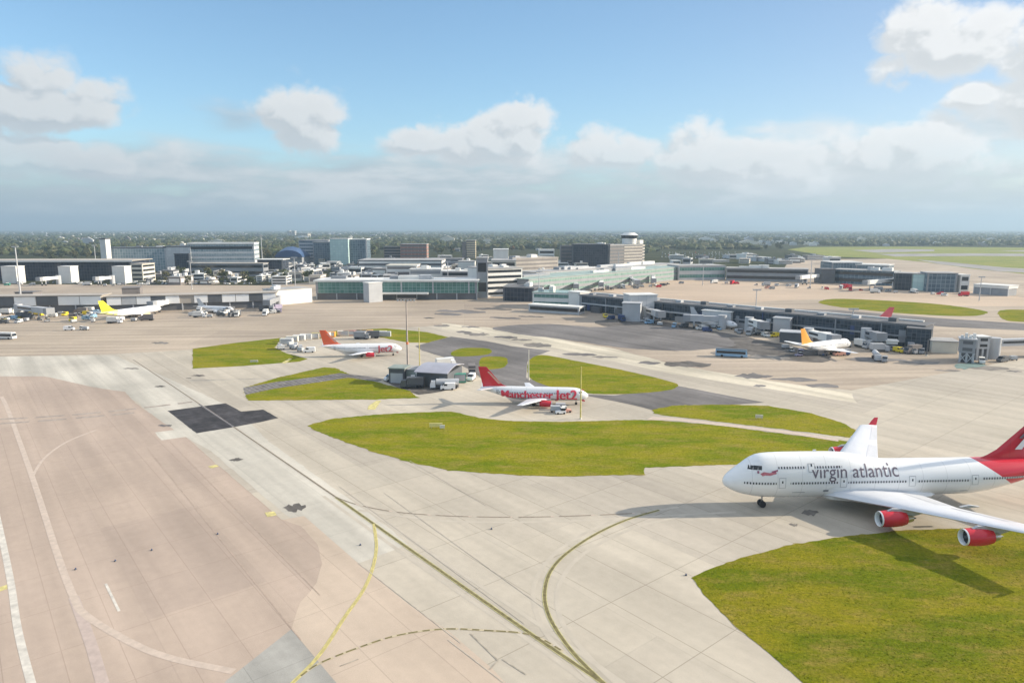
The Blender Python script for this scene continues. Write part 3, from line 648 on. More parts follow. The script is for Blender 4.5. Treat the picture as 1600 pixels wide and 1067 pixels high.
def build_jumbo():
    A = Vector((JX, JY, 0))
    t = thing('jumbo_jet', 'four-engined white jumbo with red engines taxiing beside the big lawn', 'airliner', A, JTH)
    F = Fuselage([(0, 4.85, 5.05, .05, 4.95), (.35, 4.2, 5.8, .75, 4.95), (1, 3.75, 6.45, 1.35, 4.95), (2, 3.25, 7.2, 1.95, 5.0), (3.5, 2.75, 8.2, 2.5, 5.1), (5, 2.45, 9.25, 2.88, 5.2),
                  (6.5, 2.2, 9.85, 3.08, 5.25), (8.5, 2.05, 10.05, 3.2, 5.3), (11, 1.98, 10.12, 3.25, 5.3), (19, 1.98, 10.1, 3.25, 5.3), (22.5, 1.98, 9.95, 3.25, 5.3), (26, 1.98, 9.3, 3.25, 5.3), (29, 1.98, 8.75, 3.25, 5.3),
                  (32, 2.0, 8.55, 3.25, 5.25), (46, 2.0, 8.5, 3.25, 5.25), (50, 2.45, 8.5, 3.2, 5.5), (55, 3.6, 8.45, 2.85, 6.0), (60, 5.0, 8.35, 2.1, 6.6), (64, 6.1, 8.15, 1.4, 7.1), (67.2, 6.95, 7.9, .65, 7.45), (68.6, 7.3, 7.65, .2, 7.5)])
    body = livery_mat('jumbo_livery', (.80, .80, .81), (.60, .022, .045), 61.2, -.0, None)
    body = livery_mat('jumbo_livery_tail', (.86, .86, .85), (.62, .025, .045), 61.6, 1.6)
    fu = F.mesh(48).build('fuselage', body, t, True)
    # wing box fairing
    MB().loft([[(x, w * math.cos(a), 2.5 + h * math.sin(a)) for a in [2 * math.pi * k / 16 for k in range(16)]] for x, w, h in ((18, .5, .2), (20, 2.8, .9), (24, 3.5, 1.25), (34, 3.5, 1.25), (39, 2.8, .9), (42, .5, .2))]).build('wing_fairing', WHITE, t, True)
    wmat = M('wing_white', (.66, .67, .69), .35, .05, .3)
    for s in (-1, 1):
        w = wing_mesh([(1.5, 18.2, 18.4, 2.7, .14), (3.3, 20.0, 16.6, 2.95, .13), (12, 27.4, 9.9, 4.0, .11), (22, 36.0, 6.9, 4.95, .10), (31.2, 44.0, 4.2, 5.95, .10)], s).build('wing', wmat, t, True)
        wl = MB(); prof = [(0, .02), (.3, .07), (.7, .05), (1, 0), (.7, -.05), (.3, -.07)]
        wl.loft([[(46.0 + px * 2.0, s * (31.15 + pz * .8), 6.0) for px, pz in prof], [(47.0 + px * 1.5, s * (31.7 + pz * .5), 6.8) for px, pz in prof], [(47.9 + px * .9, s * (32.05 + pz * .4), 7.5) for px, pz in prof]])
        wl.build('winglet', REDD, w, True)
        ST = [(3.3, 20.0, 16.6, 2.95, .13), (12, 27.4, 9.9, 4.0, .11), (22, 36.0, 6.9, 4.95, .10), (31.2, 44.0, 4.2, 5.95, .10)]
        for ya, yb in ((4.2, 11.2), (13.0, 20.0), (23.0, 29.6)):
            q = []
            for y in (ya, yb):
                x_, c_, z_, th_ = (interp(ST, y, k) for k in (1, 2, 3, 4))
                q += [(x_ + px * c_, s * y, z_ + pz * c_ * th_ + .035) for px, pz in ((.74, .29), (.87, .14), (.995, .0))]
            MB().add(q, [(0, 3, 4, 1), (1, 4, 5, 2)]).build('flap', M('flap_grey', (.56, .57, .59), .4, .06, .4), w)
        fl = MB().loft([[(39.6, s * y0, z - .35), (41.4, s * y0, z - .5), (43.2, s * y0, z - .35), (41.4, s * y0, z - .05)] for y0, z in ((9.2, 3.5), (9.7, 3.5))])
        fl.build('flap_fairing', LGREY, w)
        for (ex, ey, ez, wx, wz) in ((23.6, 11.7, 2.25, 27.4, 3.9), (32.0, 20.9, 3.0, 35.2, 4.75)):
            engine(t, ex, s * ey, ez, 1.32, 4.7, RED)
            y = s * ey
            MB().prism_y([(ex + 1.2, ez + 1.25), (ex + 3.0, ez + 1.15), (ex + 5.8, ez + .35), (ex + 9.3, wz - .35), (ex + 9.0, wz + .05), (wx, wz + .05), (ex + 2.2, ez + 1.75)], y - .22, y + .22).build('engine_pylon', LGREY, t)
        st = wing_mesh([(.6, 57.2, 9.6, 7.25, .10), (11.1, 66.2, 2.9, 8.5, .09)], s).build('tailplane', wmat, t, True)
    # fin
    def fin_ring(z, xl, c, th): return [(xl + px * c, pz * c * th, z) for px, pz in [(1, 0), (.7, .32), (.4, .5), (.12, .38), (0, 0), (.12, -.38), (.4, -.5), (.7, -.32)]]
    finm = livery_mat('jumbo_fin_livery', (.60, .022, .045), (.45, .012, .03), 999, 0)
    fn = MB().loft([fin_ring(8.0, 48.4, 16.0, .03), fin_ring(9.0, 51.0, 13.6, .06), fin_ring(10, 52.8, 12.2, .07), fin_ring(19.3, 63.4, 4.6, .07)]).build('tail_fin', finm, t, True)
    for s in (-1, 1):
        st = MB(); y = s * .52
        st.add([(56.0, y, 10.1), (57.4, y, 10.1), (60.8, y, 15.3), (60.2, y, 15.4)], [(0, 1, 2, 3)]); st.build('white_stripe', WHITE, fn)
        st = MB(); st.add([(56.6, y * 1.0, 12.2), (57.2, y, 12.1), (62.4, y * .8, 17.6), (61.9, y * .8, 17.7)], [(0, 1, 2, 3)]); st.build('dark_stripe', PLUM, fn)
    # cockpit glazing, windows, doors, marks
    for s in (-1, 1):
        for x0, x1, z0, z1, sh in ((3.95, 4.75, 7.72, 8.35, .45), (4.85, 5.6, 7.72, 8.4, .3), (5.7, 6.35, 7.75, 8.4, .15)):
            F.patch(x0, x1, z0, z1, s, .03, shear=sh).build('cockpit_window', GLASSD, t)
        wm = window_mat('jumbo_windows', (.74, .74, .75), .52, .5)
        for x0, x1, z0 in ((3.2, 9.0, 5.28), (11.6, 20.5, 5.28), (22.5, 33.6, 5.28), (35.6, 45.8, 5.28), (48.2, 56.6, 5.55)):
            F.patch(x0, x1, z0, z0 + .36, s, .03).build('window_row', wm, t)
        for x0, x1 in ((9.4, 14.6), (16.2, 21.4)):
            F.patch(x0, x1, 7.95, 8.3, s, .03).build('window_row', wm, t)
        for x0, z0, z1 in ((9.45, 4.55, 6.45), (21.0, 4.55, 6.4), (34.1, 4.55, 6.4), (46.2, 4.6, 6.4), (56.9, 5.1, 6.7), (15.0, 7.3, 8.75)):
            F.patch(x0, x0 + 1.3, z0, z1, s, .02).build('door_frame', LGREY, t)
            d = F.patch(x0 + .12, x0 + 1.18, z0 + .12, z1 - .12, s, .035).build('door', WHITE, t)
            F.patch(x0 + .52, x0 + .78, z0 + .95, z0 + 1.35, s, .05).build('door_window', GLASSD, d)
        for x0, x1, z0, z1 in ((12.2, 14.6, 3.6, 3.7), (18.0, 19.0, 3.7, 4.1), (44.5, 46.0, 3.3, 3.4), (57.0, 58.2, 5.6, 5.75)):
            F.patch(x0, x1, z0, z1, s, .03).build('hull_marking', MGREY, t)
        lettering('lettering', 'virgin atlantic', 3.1, F, 15.6 if s < 0 else 36.0, 6.35, s, PLUM, t, .002, 1.0)
        # red ribbon emblem with a trailing flag under the flight deck
        e = MB(); e.add([], [])
        F.poly([(6.0, 7.15), (6.7, 7.45), (7.7, 7.3), (8.9, 7.5), (9.0, 7.15), (7.8, 6.85), (6.9, 6.9), (6.4, 6.75)], s, .04, e)
        e.build('emblem', M('faded_red_paint', (.52, .16, .19), .4, .2, 3), t)
        F.poly([(8.0, 7.55), (9.3, 7.85), (9.2, 7.55), (8.3, 7.35)], s, .05).build('emblem_flag', M('wine_paint', (.30, .08, .14), .4, .2, 3), t)
        F.poly([(5.5, 7.2), (5.85, 7.2), (5.85, 7.6), (5.5, 7.6)], s, .05).build('emblem_star', M('wine_paint', (.30, .08, .14)), t)
    gear('nose_gear', t, 7.8, 0, 2.3, .62, .42, [(0, -.45), (0, .45)])
    for y in (-1.9, 1.9): gear('body_gear', t, 34.5, y, 2.4, .62, .45, [(-.75, -.55), (-.75, .55), (.75, -.55), (.75, .55)])
    for y in (-5.5, 5.5): gear('wing_gear', t, 31.5, y, 3.0, .62, .45, [(-.75, -.55), (-.75, .55), (.75, -.55), (.75, .55)])
    MB().box(17, -.03, 10.1, 17.6, .03, 10.5).build('antenna', WHITE, t)
    t.scale = (1, 1, 1.06)
    return t
JX, JY, JTH = 39.6, 122.6, .047
build_jumbo()

def narrowbody(label, nose, tail, L=33.4, livery=None, fin=WHITE, engc=WHITE, wingc=None, winglets=False, letters=(), span=28.9, finh=11.1, engx=.36, group=None, name='airliner', detail=True, finwhite=None, turbo=False):
    """twin-jet: nose and tail-cone ground points of the photograph give place and heading; L is its real length"""
    k = L / 33.4
    n, tl = P(*nose), P(*tail); d = (tl - n); rot = math.atan2(d.y, d.x)
    t = thing(name, label, 'airliner', n, rot, group)
    kz = finh / 11.1; kw = kz
    T = [(0, 2.75, 2.95, .05, 2.85), (.25, 2.3, 3.4, .5, 2.85), (.8, 1.9, 3.85, .95, 2.9), (1.8, 1.55, 4.45, 1.4, 3.0), (2.8, 1.38, 4.95, 1.68, 3.1), (4.2, 1.28, 5.2, 1.85, 3.15), (6, 1.25, 5.26, 1.88, 3.2),
         (20, 1.25, 5.26, 1.88, 3.2), (22.5, 1.45, 5.26, 1.86, 3.25), (26, 2.3, 5.25, 1.55, 3.6), (29.5, 3.35, 5.15, 1.0, 4.2), (32, 4.05, 4.95, .5, 4.5), (32.6, 4.25, 4.8, .2, 4.55)]
    F = Fuselage([(a * k, b * kz, c * kz, e * kw, g * kz) for a, b, c, e, g in T])
    F.mesh(28 if detail else 16).build('fuselage', livery, t, True)
    wm = wingc or M('wing_grey', (.62, .63, .64), .35, .06, .3)
    hs = span / 2
    for s in (-1, 1):
        w = wing_mesh([(.8 * kw, 10.6 * k, 7.6 * k, 1.75 * kz, .13), (4.8 * kw, 13.6 * k, 4.9 * k, 2.2 * kz, .12), (hs, 13.6 * k + (hs - 4.8 * kw) * .52, 1.7 * k, 3.1 * kz, .11)], s).build('wing', wm, t, True)
        if winglets:
            x0 = 13.6 * k + (hs - 4.8 * kw) * .52
            MB().loft([[(x0 + px * 1.6, s * (hs + pz), 3.1 * kz) for px, pz in ((0, 0), (.4, .06), (1, 0), (.4, -.06))], [(x0 + 1.2 + px * .8, s * (hs + .5 + pz), 5.0 * kz) for px, pz in ((0, 0), (.4, .04), (1, 0), (.4, -.04))]]).build('winglet', fin, w)
        ex = 10.7 * k
        engine(t, ex, s * 4.85 * kw, 1.28 * kz, .88 * kz, 3.6 * k, engc, lip=METAL if detail else engc, core=detail)
        MB().prism_y([(ex + .9, 2.05 * kz), (ex + 3.4 * k, 1.9 * kz), (ex + 5.2 * k, 2.0 * kz), (ex + 5 * k, 2.3 * kz), (ex + 2.2 * k, 2.4 * kz)], s * 4.85 * kw - .14, s * 4.85 * kw + .14).build('engine_pylon', engc, t)
        wing_mesh([(.3, 28.2 * k, 4.1 * k, 4.55 * kz, .1), (6.3 * kw, 31.4 * k, 1.6 * k, 5.3 * kz, .09)], s).build('tailplane', wm, t, True)
        z0 = 3.55 * kz
        for xa, xb in (((5.2 * k, 13.2 * k), (14.6 * k, 27.3 * k)) if detail else ((5.2 * k, 27.3 * k),)):
            F.patch(xa, xb, z0, z0 + .34 * kz, s, .02).build('window_row', window_mat('cabin_windows', (.74, .74, .75), .5, .45), t)
        F.patch(1.75 * k, 2.7 * k, 3.9 * kz, 4.45 * kz, s, .03, shear=.35).build('cockpit_window', GLASSD, t)
        if detail:
            for xa in (3.9 * k, 26.8 * k):
                dd = F.patch(xa, xa + .85, 2.7 * kz, 4.4 * kz, s, .025).build('door', LGREY, t)
        for (txt, size, xs, z, m) in letters:
            lettering('lettering', txt, size, F, xs if s > 0 else xs - len(txt) * size * .52, z, s, m, t, .004, 1.0, off=.07, heavy=.13)
    def fr(z, xl, c, th): return [(xl + px * c, pz * c * th, z) for px, pz in [(1, 0), (.7, .32), (.4, .5), (.12, .38), (0, 0), (.12, -.38), (.4, -.5), (.7, -.32)]]
    fo = MB().loft([fr(4.7 * kz, 22.6 * k, 9.2 * k, .02), fr(5.6 * kz, 25.6 * k, 6.3 * k, .07), fr(6.4 * kz, 26.7 * k, 5.4 * k, .08), fr(finh, 30.7 * k, 2.5 * k, .08)]).build('tail_fin', fin, t, True)
    if finwhite:
        for s in (-1, 1):
            st = MB(); y = s * .30 * k
            st.add([(26.2 * k, y, 6.0 * kz), (27.1 * k, y, 6.0 * kz), (30.4 * k, y * .8, 9.6 * kz), (29.9 * k, y * .8, 9.7 * kz)], [(0, 1, 2, 3)]); st.build('fin_stripe', finwhite, fo)
    gear('nose_gear', t, 3.6 * k, 0, 1.5 * kz, .38, .25, [(0, -.25), (0, .25)])
    for y in (-2.6 * kw, 2.6 * kw): gear('main_gear', t, 16.2 * k, y, 2 * kz, .52, .35, [(0, -.35), (0, .35)])
    return t
LRED = M('bright_letter_red', (.74, .05, .09), .35, .06, .5)
redlet = livery_mat('budget_livery', (.80, .80, .80), (.80, .80, .80), 999, 0, (.36, .37, .38), 1.95)
narrowbody('white twin-jet with large red lettering along its side, red tail and red engine', (919, 632.5), (750, 628.5), livery=redlet, fin=RED, engc=RED, wingc=M('wing_white', (.74, .745, .76)),
           letters=(('Manchester', 3.3, 26.2, 2.05, LRED), ('Jet2', 4.0, 9.6, 1.95, LRED)), finwhite=PINKP)
narrowbody('white twin-jet with orange-red tail and red nose lettering beside cargo containers', (628, 555), (510, 557.5), livery=livery_mat('budget_livery_pale', (.80, .80, .80), (.80, .80, .80), 999, 0, (.42, .44, .46), 1.7), fin=ORANGE, engc=RED,
           wingc=M('wing_white', (.74, .745, .76)), letters=(('Jet2', 3.8, 9.6, 1.9, M('faded_letter_red', (.62, .12, .14), .4, .1, 1)),), finwhite=PINKP)
narrowbody('white airliner with lime yellow tail and yellow engines at the pale pier', (252, 489), (156, 503), L=44.5, finh=11.8, span=34, livery=livery_mat('charter_livery', (.85, .85, .86), (.75, .78, .30), 35.5, .6), fin=LIME, engc=YELLOWP, wingc=WHITE)
narrowbody('white airliner with an amber orange tail, parked at the dark glass pier', (1327, 547), (1250, 558), L=33.8, finh=11.8, span=34, livery=livery_mat('amber_livery', (.82, .82, .80), (.80, .74, .62), 31, .5), fin=AMBER, engc=WHITE, wingc=WHITE)
narrowbody('airliner whose small red tail shows above the dark pier roof', (1290, 509), (1384, 512), livery=livery_mat('white_livery', (.80, .80, .80), (.80, .80, .80), 999, 0), fin=M('rose_red_paint', (.68, .12, .14), .3, .1, .4), engc=WHITE, detail=False)
narrowbody('small all-white regional jet parked beside the pale left pier', (365, 489), (309, 487), L=27, finh=8.6, span=24, livery=MATS['white_livery'], fin=LGREY, engc=WHITE, wingc=M('wing_grey', (.62, .63, .64)), detail=False)
narrowbody('grey-tailed white airliner in front of the wide white stair tower', (1152, 516), (1085, 507), L=31, finh=9.6, span=27, livery=MATS['white_livery'], fin=LGREY, engc=LGREY, detail=False)
# ------------------------------------------------------------------ buildings
GL_TEAL = M_grid('teal_curtain_wall', (.075, .18, .16), (.13, .26, .23), (.34, .45, .41), 3.0, 2.4, .10)
GL_PALE = M_grid('pale_green_curtain_wall', (.17, .27, .23), (.25, .36, .31), (.40, .48, .43), 3.5, 2.0, .14)
GL_DARK = M_grid('dark_curtain_wall', (.022, .03, .045), (.05, .06, .08), (.11, .12, .14), 2.8, 3.2, .12)
GL_PIER = M_grid('pier_glazing', (.012, .022, .034), (.055, .075, .10), (.10, .12, .14), 1.7, 1.5, .10, rough=.3)
GL_BLUE = M_grid('blue_grey_glazing', (.19, .26, .29), (.30, .37, .40), (.52, .56, .57), 3.0, 3.4, .18)
GL_MINT = M_grid('mint_panel_wall', (.42, .57, .55), (.52, .66, .63), (.36, .47, .47), 4.0, 3.6, .12, rough=.4)
GL_STEEL = M_grid('steel_blue_glazing', (.06, .10, .14), (.13, .18, .22), (.28, .33, .36), 3.4, 3.4, .16)
GL_WHITE = M_grid('white_panel_wall', (.55, .56, .56), (.64, .64, .63), (.44, .45, .46), 5.0, 3.6, .12, rough=.5)
BRICK = M_grid('red_brick_panels', (.30, .13, .10), (.36, .17, .13), (.42, .33, .28), 6.0, 3.2, .3, rough=.8)
SANDB = M_grid('sand_cladding', (.60, .50, .33), (.66, .56, .38), (.48, .41, .3), 4.0, 3.2, .2, rough=.7)
BROWNB = M('brown_grey_cladding', (.19, .17, .16), .7, .12, .2)
BLUER = M('deep_blue_roof', (.045, .09, .19), .4, .15, .2)
def frame_of(u0, v0, u1, v1):
    a, b = P(u0, v0), P(u1, v1); d = b - a
    return a, d.length, math.atan2(d.y, d.x)
def bld(name, label, cat, u0, v0, u1, v1, vtop, depth, wall, roof=None, style='plain', floors=3, glass=None, plant=0, plantm=None, base=0.0, basem=None, group=None, overhang=.4, fascia=None, rseed=0, margin=.06):
    rnd = random.Random(hash((u0, v0, u1)) & 0xffff if not rseed else rseed)
    a, W, rz = frame_of(u0, v0, u1, v1); H = max(2.5, Zat(a.y, vtop))
    t = thing(name, label, cat, a, rz, group)
    if base > 0:
        hb = H * base
        MB().box(.6, .6, 0, W - .6, depth - .6, hb).build('ground_storey', basem or DGREY, t)
        k = max(2, min(24, int(W / 14)))
        for i in range(k + 1):
            MB().box(.1 + (W - .9) * i / k, .05, 0, .8 + (W - .9) * i / k, .62, hb).build('column', LGREY, t)
    else: hb = 0
    MB().box(0, 0, hb, W, depth, H).build('wall', wall, t)
    g = glass or GLASSD
    if style == 'glass':
        m = margin * W
        MB().box(min(m, 2), -.18, hb + .3, W - min(m, 2), -.02, H - .5).build('curtain_wall', g, t)
        MB().box(W + .02, .8, hb + .3, W + .18, depth - .8, H - .5).build('curtain_wall', g, t)
        MB().box(-.18, .8, hb + .3, -.02, depth - .8, H - .5).build('curtain_wall', g, t)
    elif style == 'bands':
        fh = (H - hb) / floors
        for f in range(floors):
            z0 = hb + fh * (f + .34); z1 = hb + fh * (f + .80)
            MB().box(1.0, -.1, z0, W - 1.0, -.02, z1).build('window_band', g, t)
            MB().box(W + .02, 1.0, z0, W + .1, depth - 1.0, z1).build('window_band', g, t)
    elif style == 'doors':
        k = max(1, int(W / 9))
        for i in range(k):
            x = W * (i + .5) / k
            MB().box(x - 2.2, -.1, .02, x + 2.2, -.02, min(H * .7, 4.6)).build('door', g, t)
    MB().box(-overhang, -overhang, H + .003, W + overhang, depth + overhang, H + max(.35, H * .035)).build('roof', roof or ROOFG, t)
    if fascia:
        MB().box(-overhang - .06, -overhang - .12, H - .9, W + overhang + .06, -overhang - .003, H + max(.35, H * .035) + .05).build('fascia', fascia, t)
    for i in range(plant):
        px = rnd.uniform(.05, .8) * W; pw = rnd.uniform(.05, .14) * W + 1.5; ph = rnd.uniform(1.2, 3.2); py = rnd.uniform(.15, .6) * depth
        zt = H + max(.35, H * .035)
        MB().box(px, py, zt, min(W - .5, px + pw), py + min(depth * .3, rnd.uniform(3, 8)), zt + ph).build('roof_plant', plantm or rnd.choice([LGREY, OFFW, MGREY]), t)
    return t, W, H
# --- pale glass concourse and its stair tower, centre left
t, W, H = bld('terminal_concourse', 'long low concourse with teal glass front over a dark undercroft, white roof edge', 'terminal', 494, 468, 746, 468, 438.5, 26, MGREY, OFFW, 'glass', glass=GL_TEAL, base=.32, basem=ROOFD, plant=5, fascia=OFFW, overhang=1.2)
for i in (8, 13, 20, 28): MB().box(W * i / 36 + 20, -.5, H * .32, W * i / 36 + 21, -.2, H).build('column', LGREY, t)
MB().box(W * .36, -7, 1.6 + H * .2, W * .70, -.6, H * .32 + 1.1).build('canopy', OFFW, t)
bld('stair_tower', 'tall pale stair tower standing against the teal glass concourse', 'tower', 577, 473, 598, 471.5, 443, 9, LGREY, OFFW, 'plain', overhang=.3)
# --- stepped grey and white block by the concourse
bld('lift_tower', 'grey windowless tower rising between the teal concourse and the white stepped block', 'tower', 745, 466, 762, 466, 404.5, 14, MGREY, ROOFG, 'bands', 2)
bld('terminal_block', 'white stepped terminal block beside the grey windowless tower', 'building', 761, 464, 816, 461, 421, 34, OFFW, ROOFG, 'bands', 5, plant=3, plantm=OFFW)
bld('terminal_block', 'cream upper storeys with a dark recess, behind the white stepped block', 'building', 768, 452, 806, 452, 408, 30, CREAM, ROOFG, 'bands', 4, plant=1)
bld('water_tank_house', 'bright white cube on a dark base high above the terminal roofs', 'building', 771, 440, 794, 440, 391, 20, OFFW, OFFW, 'plain', base=.7, basem=DGREY)
bld('terminal_block', 'low dark block linking the white stepped block to the pale green terminal', 'building', 786, 470, 834, 472, 449, 22, DGREY, ROOFD, 'glass', glass=GL_DARK, plant=2, plantm=OFFW)
# --- pale green terminal in the middle distance
bld('terminal', 'long pale green glazed terminal stepping back under a grey roof', 'terminal', 826, 463, 1062, 437, 437, 30, MGREY, M('pale_green_roof', (.30, .38, .34), .6, .15, .1), 'bands', 3, glass=GL_PALE, plant=7)
bld('terminal', 'upper tier of the pale green terminal with white roof strip', 'terminal', 838, 446, 1060, 428, 426, 26, LGREY, ROOFG, 'bands', 2, glass=GL_PALE, plant=9)
bld('gate_room', 'pale layered gate room with green windows at the root of the dark pier', 'building', 832, 480, 892, 482, 457, 20, OFFW, GL_PALE, 'bands', 2, glass=GL_TEAL, plant=2)
bld('gate_room', 'white stair block at the left end of the dark glass pier', 'building', 888, 482, 906, 484, 456, 10, OFFW, OFFW, 'plain')
bld('gate_room', 'low grey gate room below the pale layered one', 'building', 826, 487, 905, 492, 476, 9, LGREY, OFFW, 'bands', 1)
bld('terminal_block', 'low grey block with a green glass strip right of the pale green terminal', 'building', 1060, 438, 1133, 437, 416, 30, LGREY, ROOFG, 'bands', 2, glass=GL_TEAL)
# --- dark glass pier
t, W, H = bld('pier', 'long dark glass pier running toward the right with a white roof edge', 'pier', 905, 485, 1442, 545, 461, 13, MGREY, ROOFD, 'glass', glass=GL_PIER, overhang=.5, base=.0)
rq = random.Random(4)
for i in range(30):
    x = W * (i + rq.uniform(.2, .8)) / 30
    if i % 3 == 0: MB().box(x - .25, -.7, 0, x + .25, -.2, H - .4).build('buttress', (MGREY, DGREY, NAVY)[i % 4 % 3], t)
    elif i % 3 == 1: MB().box(x - rq.uniform(.8, 2.2), -.5, rq.uniform(.2, 4.5), x + 1, -.2, rq.uniform(5, 7.5)).build('facade_panel', (MGREY, NAVY, DGREY, LGREY)[i % 4], t)
    else: MB().box(x - rq.uniform(2, 4), -3.4, 0, x + rq.uniform(2, 4), -.75, rq.uniform(2.6, 4.2)).build('annexe', (DGREY, MGREY, NAVY)[i % 3 - 2 + i // 9 % 3], t)
MB().box(2, 12.2, H + .42, W - 4, 13.6, H + 1.0).build('roof_parapet', OFFW, t)
MB().box(2, -.9, H * .46, W * .5, -.2, H * .54).build('ledge', LGREY, t); MB().box(W * .55, -.9, H * .44, W - 2, -.2, H * .52).build('ledge', MGREY, t)
for i in range(12):
    x = W * (i + .3) / 12.3; MB().box(x, 4, H + .35, x + 3.4, 7, H + 1.3 + (i % 3) * .4).build('roof_plant', (MGREY, LGREY, DGREY)[i % 3], t)
bld('stair_block', 'white boxy stair tower at the near side of the dark pier, first from its root', 'tower', 984, 499, 1026, 498, 462, 12, GL_WHITE, OFFW, 'plain', rseed=3)
bld('stair_block', 'grey lower annexe leaning on the first white stair tower', 'building', 972, 502, 1000, 503, 474, 8, LGREY, LGREY, 'plain')
bld('stair_block', 'wide white boxy stair tower halfway along the dark pier', 'tower', 1096, 509, 1141, 513, 485, 9, GL_WHITE, OFFW, 'plain')
bld('stair_block', 'blue grey stair tower on the dark pier left of the amber tail', 'tower', 1207, 523, 1233, 525, 497, 9, LGREY, LGREY, 'plain')
bld('stair_block', 'dark low gate room behind the amber-tailed airliner', 'building', 1218, 535, 1296, 540, 519, 8, DGREY, LGREY, 'plain')
bld('stair_block', 'glazed dark end block of the pier with teal corner', 'building', 1415, 546, 1452, 549, 513, 16, GL_PIER, ROOFD, 'glass', glass=GL_PIER)
bld('equipment_cabin', 'small pale blue white cabin under the end of the dark pier', 'cabin', 1384, 547, 1402, 548, 533, 5, OFFW, OFFW, 'doors')
# --- low dark buildings beyond the salmon apron
bld('pier', 'low dark grey pier beyond the salmon apron, left part', 'pier', 1134, 438, 1262, 441, 419, 22, MGREY, ROOFG, 'bands', 2, plant=4, plantm=OFFW)
bld('pier', 'low blue grey pier beyond the salmon apron, with dark long windows', 'pier', 1300, 442, 1396, 447, 421, 20, GL_STEEL, ROOFG, 'bands', 2, plant=3)
bld('hangar', 'dark flat-topped hangar with pale frame nearer the control tower end of the far airfield', 'hangar', 1299, 428, 1346, 428, 410, 30, MGREY, OFFW, 'glass', glass=GL_STEEL, fascia=OFFW)
bld('hangar', 'dark flat-topped hangar with white frame beside the runway grass', 'hangar', 1336, 428, 1388, 430, 413, 26, MGREY, OFFW, 'glass', glass=GL_STEEL, fascia=OFFW)
bld('cargo_shed', 'dark square block at the end of the low dark pier', 'building', 1283, 443, 1304, 443, 421, 16, DGREY, ROOFD, 'plain')
bld('terminal_block', 'dark block with green edge among the far right stands', 'building', 1396, 453, 1424, 454, 427, 18, DGREY, ROOFG, 'glass', glass=GL_DARK)
bld('terminal_block', 'mint glass block among the far right stands', 'building', 1424, 454, 1447, 455, 428, 18, GL_PALE, ROOFG, 'glass', glass=GL_MINT)
bld('terminal_block', 'dark teal glass block among the far right stands', 'building', 1447, 456, 1494, 457, 427, 20, MGREY, ROOFG, 'glass', glass=GL_STEEL)
bld('cabin', 'small white two-storey cabin right of the teal glass block', 'building', 1499, 457, 1513, 457, 430, 10, OFFW, OFFW, 'bands', 2)
bld('canopy', 'long white flat canopy on dark columns at the far right', 'canopy', 1520, 459, 1575, 463, 444, 16, OFFW, OFFW, 'plain', base=.72, basem=MGREY)
bld('store', 'low pale shed right of the dark pier, by the airbridge', 'shed', 1455, 551, 1496, 553, 533, 10, CREAM, ROOFG, 'plain')
# --- left terminal with white stair towers
t, W, H = bld('terminal', 'wide dark terminal at the far left under a thin white roof', 'terminal', -330, 440, 207, 438, 409, 40, DGREY, TAUPE, 'glass', glass=GL_DARK, overhang=2.5, fascia=OFFW)
bld('terminal_block', 'cream end block of the wide dark terminal', 'building', 206, 440, 224, 440, 413, 24, CREAM, TAUPE, 'bands', 4)
for lab, a, b in (('white stair tower cut by the left edge of the photo, against the dark terminal', 4, 27), ('middle white stair tower against the dark terminal', 93, 112), ('right-hand white stair tower against the dark terminal, nearest its cream end', 177, 196)):
    t, W, H = bld('stair_tower', lab, 'tower', a, 443, b, 443, 417, 12, OFFW, OFFW, 'plain', overhang=.3)
    MB().box(-.9, 1.0, H * .3, -.02, 10, H * .95).build('side_panel', LGREY, t)
# --- offices behind
bld('chimney_tower', 'slim white service tower behind the dark left terminal', 'tower', 160, 426, 169, 426, 374, 10, OFFW, DGREY, 'plain', overhang=.5)
bld('office_block', 'wide blue glass office block right of the slim white service tower', 'office', 169, 425, 262, 424, 388, 30, LGREY, DGREY, 'glass', glass=GL_BLUE, plant=2)
bld('office_block', 'pale panelled office block with one dark square window bay', 'office', 258, 424, 300, 424, 386, 28, GL_WHITE, DGREY, 'plain', plant=1)
bld('window_bay_annexe', 'dark square glass bay projecting from the pale office block', 'building', 274, 425, 297, 425, 397, 4, DGREY, DGREY, 'glass', glass=GL_DARK)
t, W, H = bld('office_block', 'large white office block with fine floor lines and a recessed dark top floor', 'office', 296, 424, 399, 423, 381, 32, GL_WHITE, OFFW, 'bands', 6, glass=GL_BLUE, fascia=OFFW)
MB().box(2, -.25, H * .80, W - 2, -.12, H * .90).build('top_floor_glazing', GLASSD, t)
bld('low_building', 'low flat-roofed block in front of the large white office block', 'building', 296, 432, 412, 432, 412, 16, MGREY, TAUPE, 'bands', 2)
bld('low_building', 'white flat roof on dark glass right of the large white office block', 'building', 403, 430, 442, 430, 406, 22, DGREY, OFFW, 'glass', glass=GL_DARK, overhang=1.5)
t = thing('sports_hall', 'hall with a deep blue humped roof behind the left car parks', 'building', P(432, 415), frame_of(432, 415, 472, 415)[2])
W = frame_of(432, 415, 472, 415)[1]
MB().box(0, 0, 0, W, 40, 12).build('wall', MGREY, t)
MB().loft([[(W * .5 - W * .53 * math.cos(a), y, 12.01 + hh * math.sin(a)) for a in [math.pi * k / 12 for k in range(13)]] for y, hh in ((-2, 10), (14, 15), (30, 12), (42, 7))]).build('roof', BLUER, t, True)
bld('hotel_block', 'grey blue wing of the mint-faced hotel, left part', 'hotel', 468, 412, 515, 412, 376, 30, LGREY, ROOFG, 'bands', 7, glass=GL_STEEL)
bld('hotel_block', 'dark glazed wing left of the mint panel', 'hotel', 490, 413, 518, 413, 379, 24, MGREY, ROOFG, 'glass', glass=GL_STEEL)
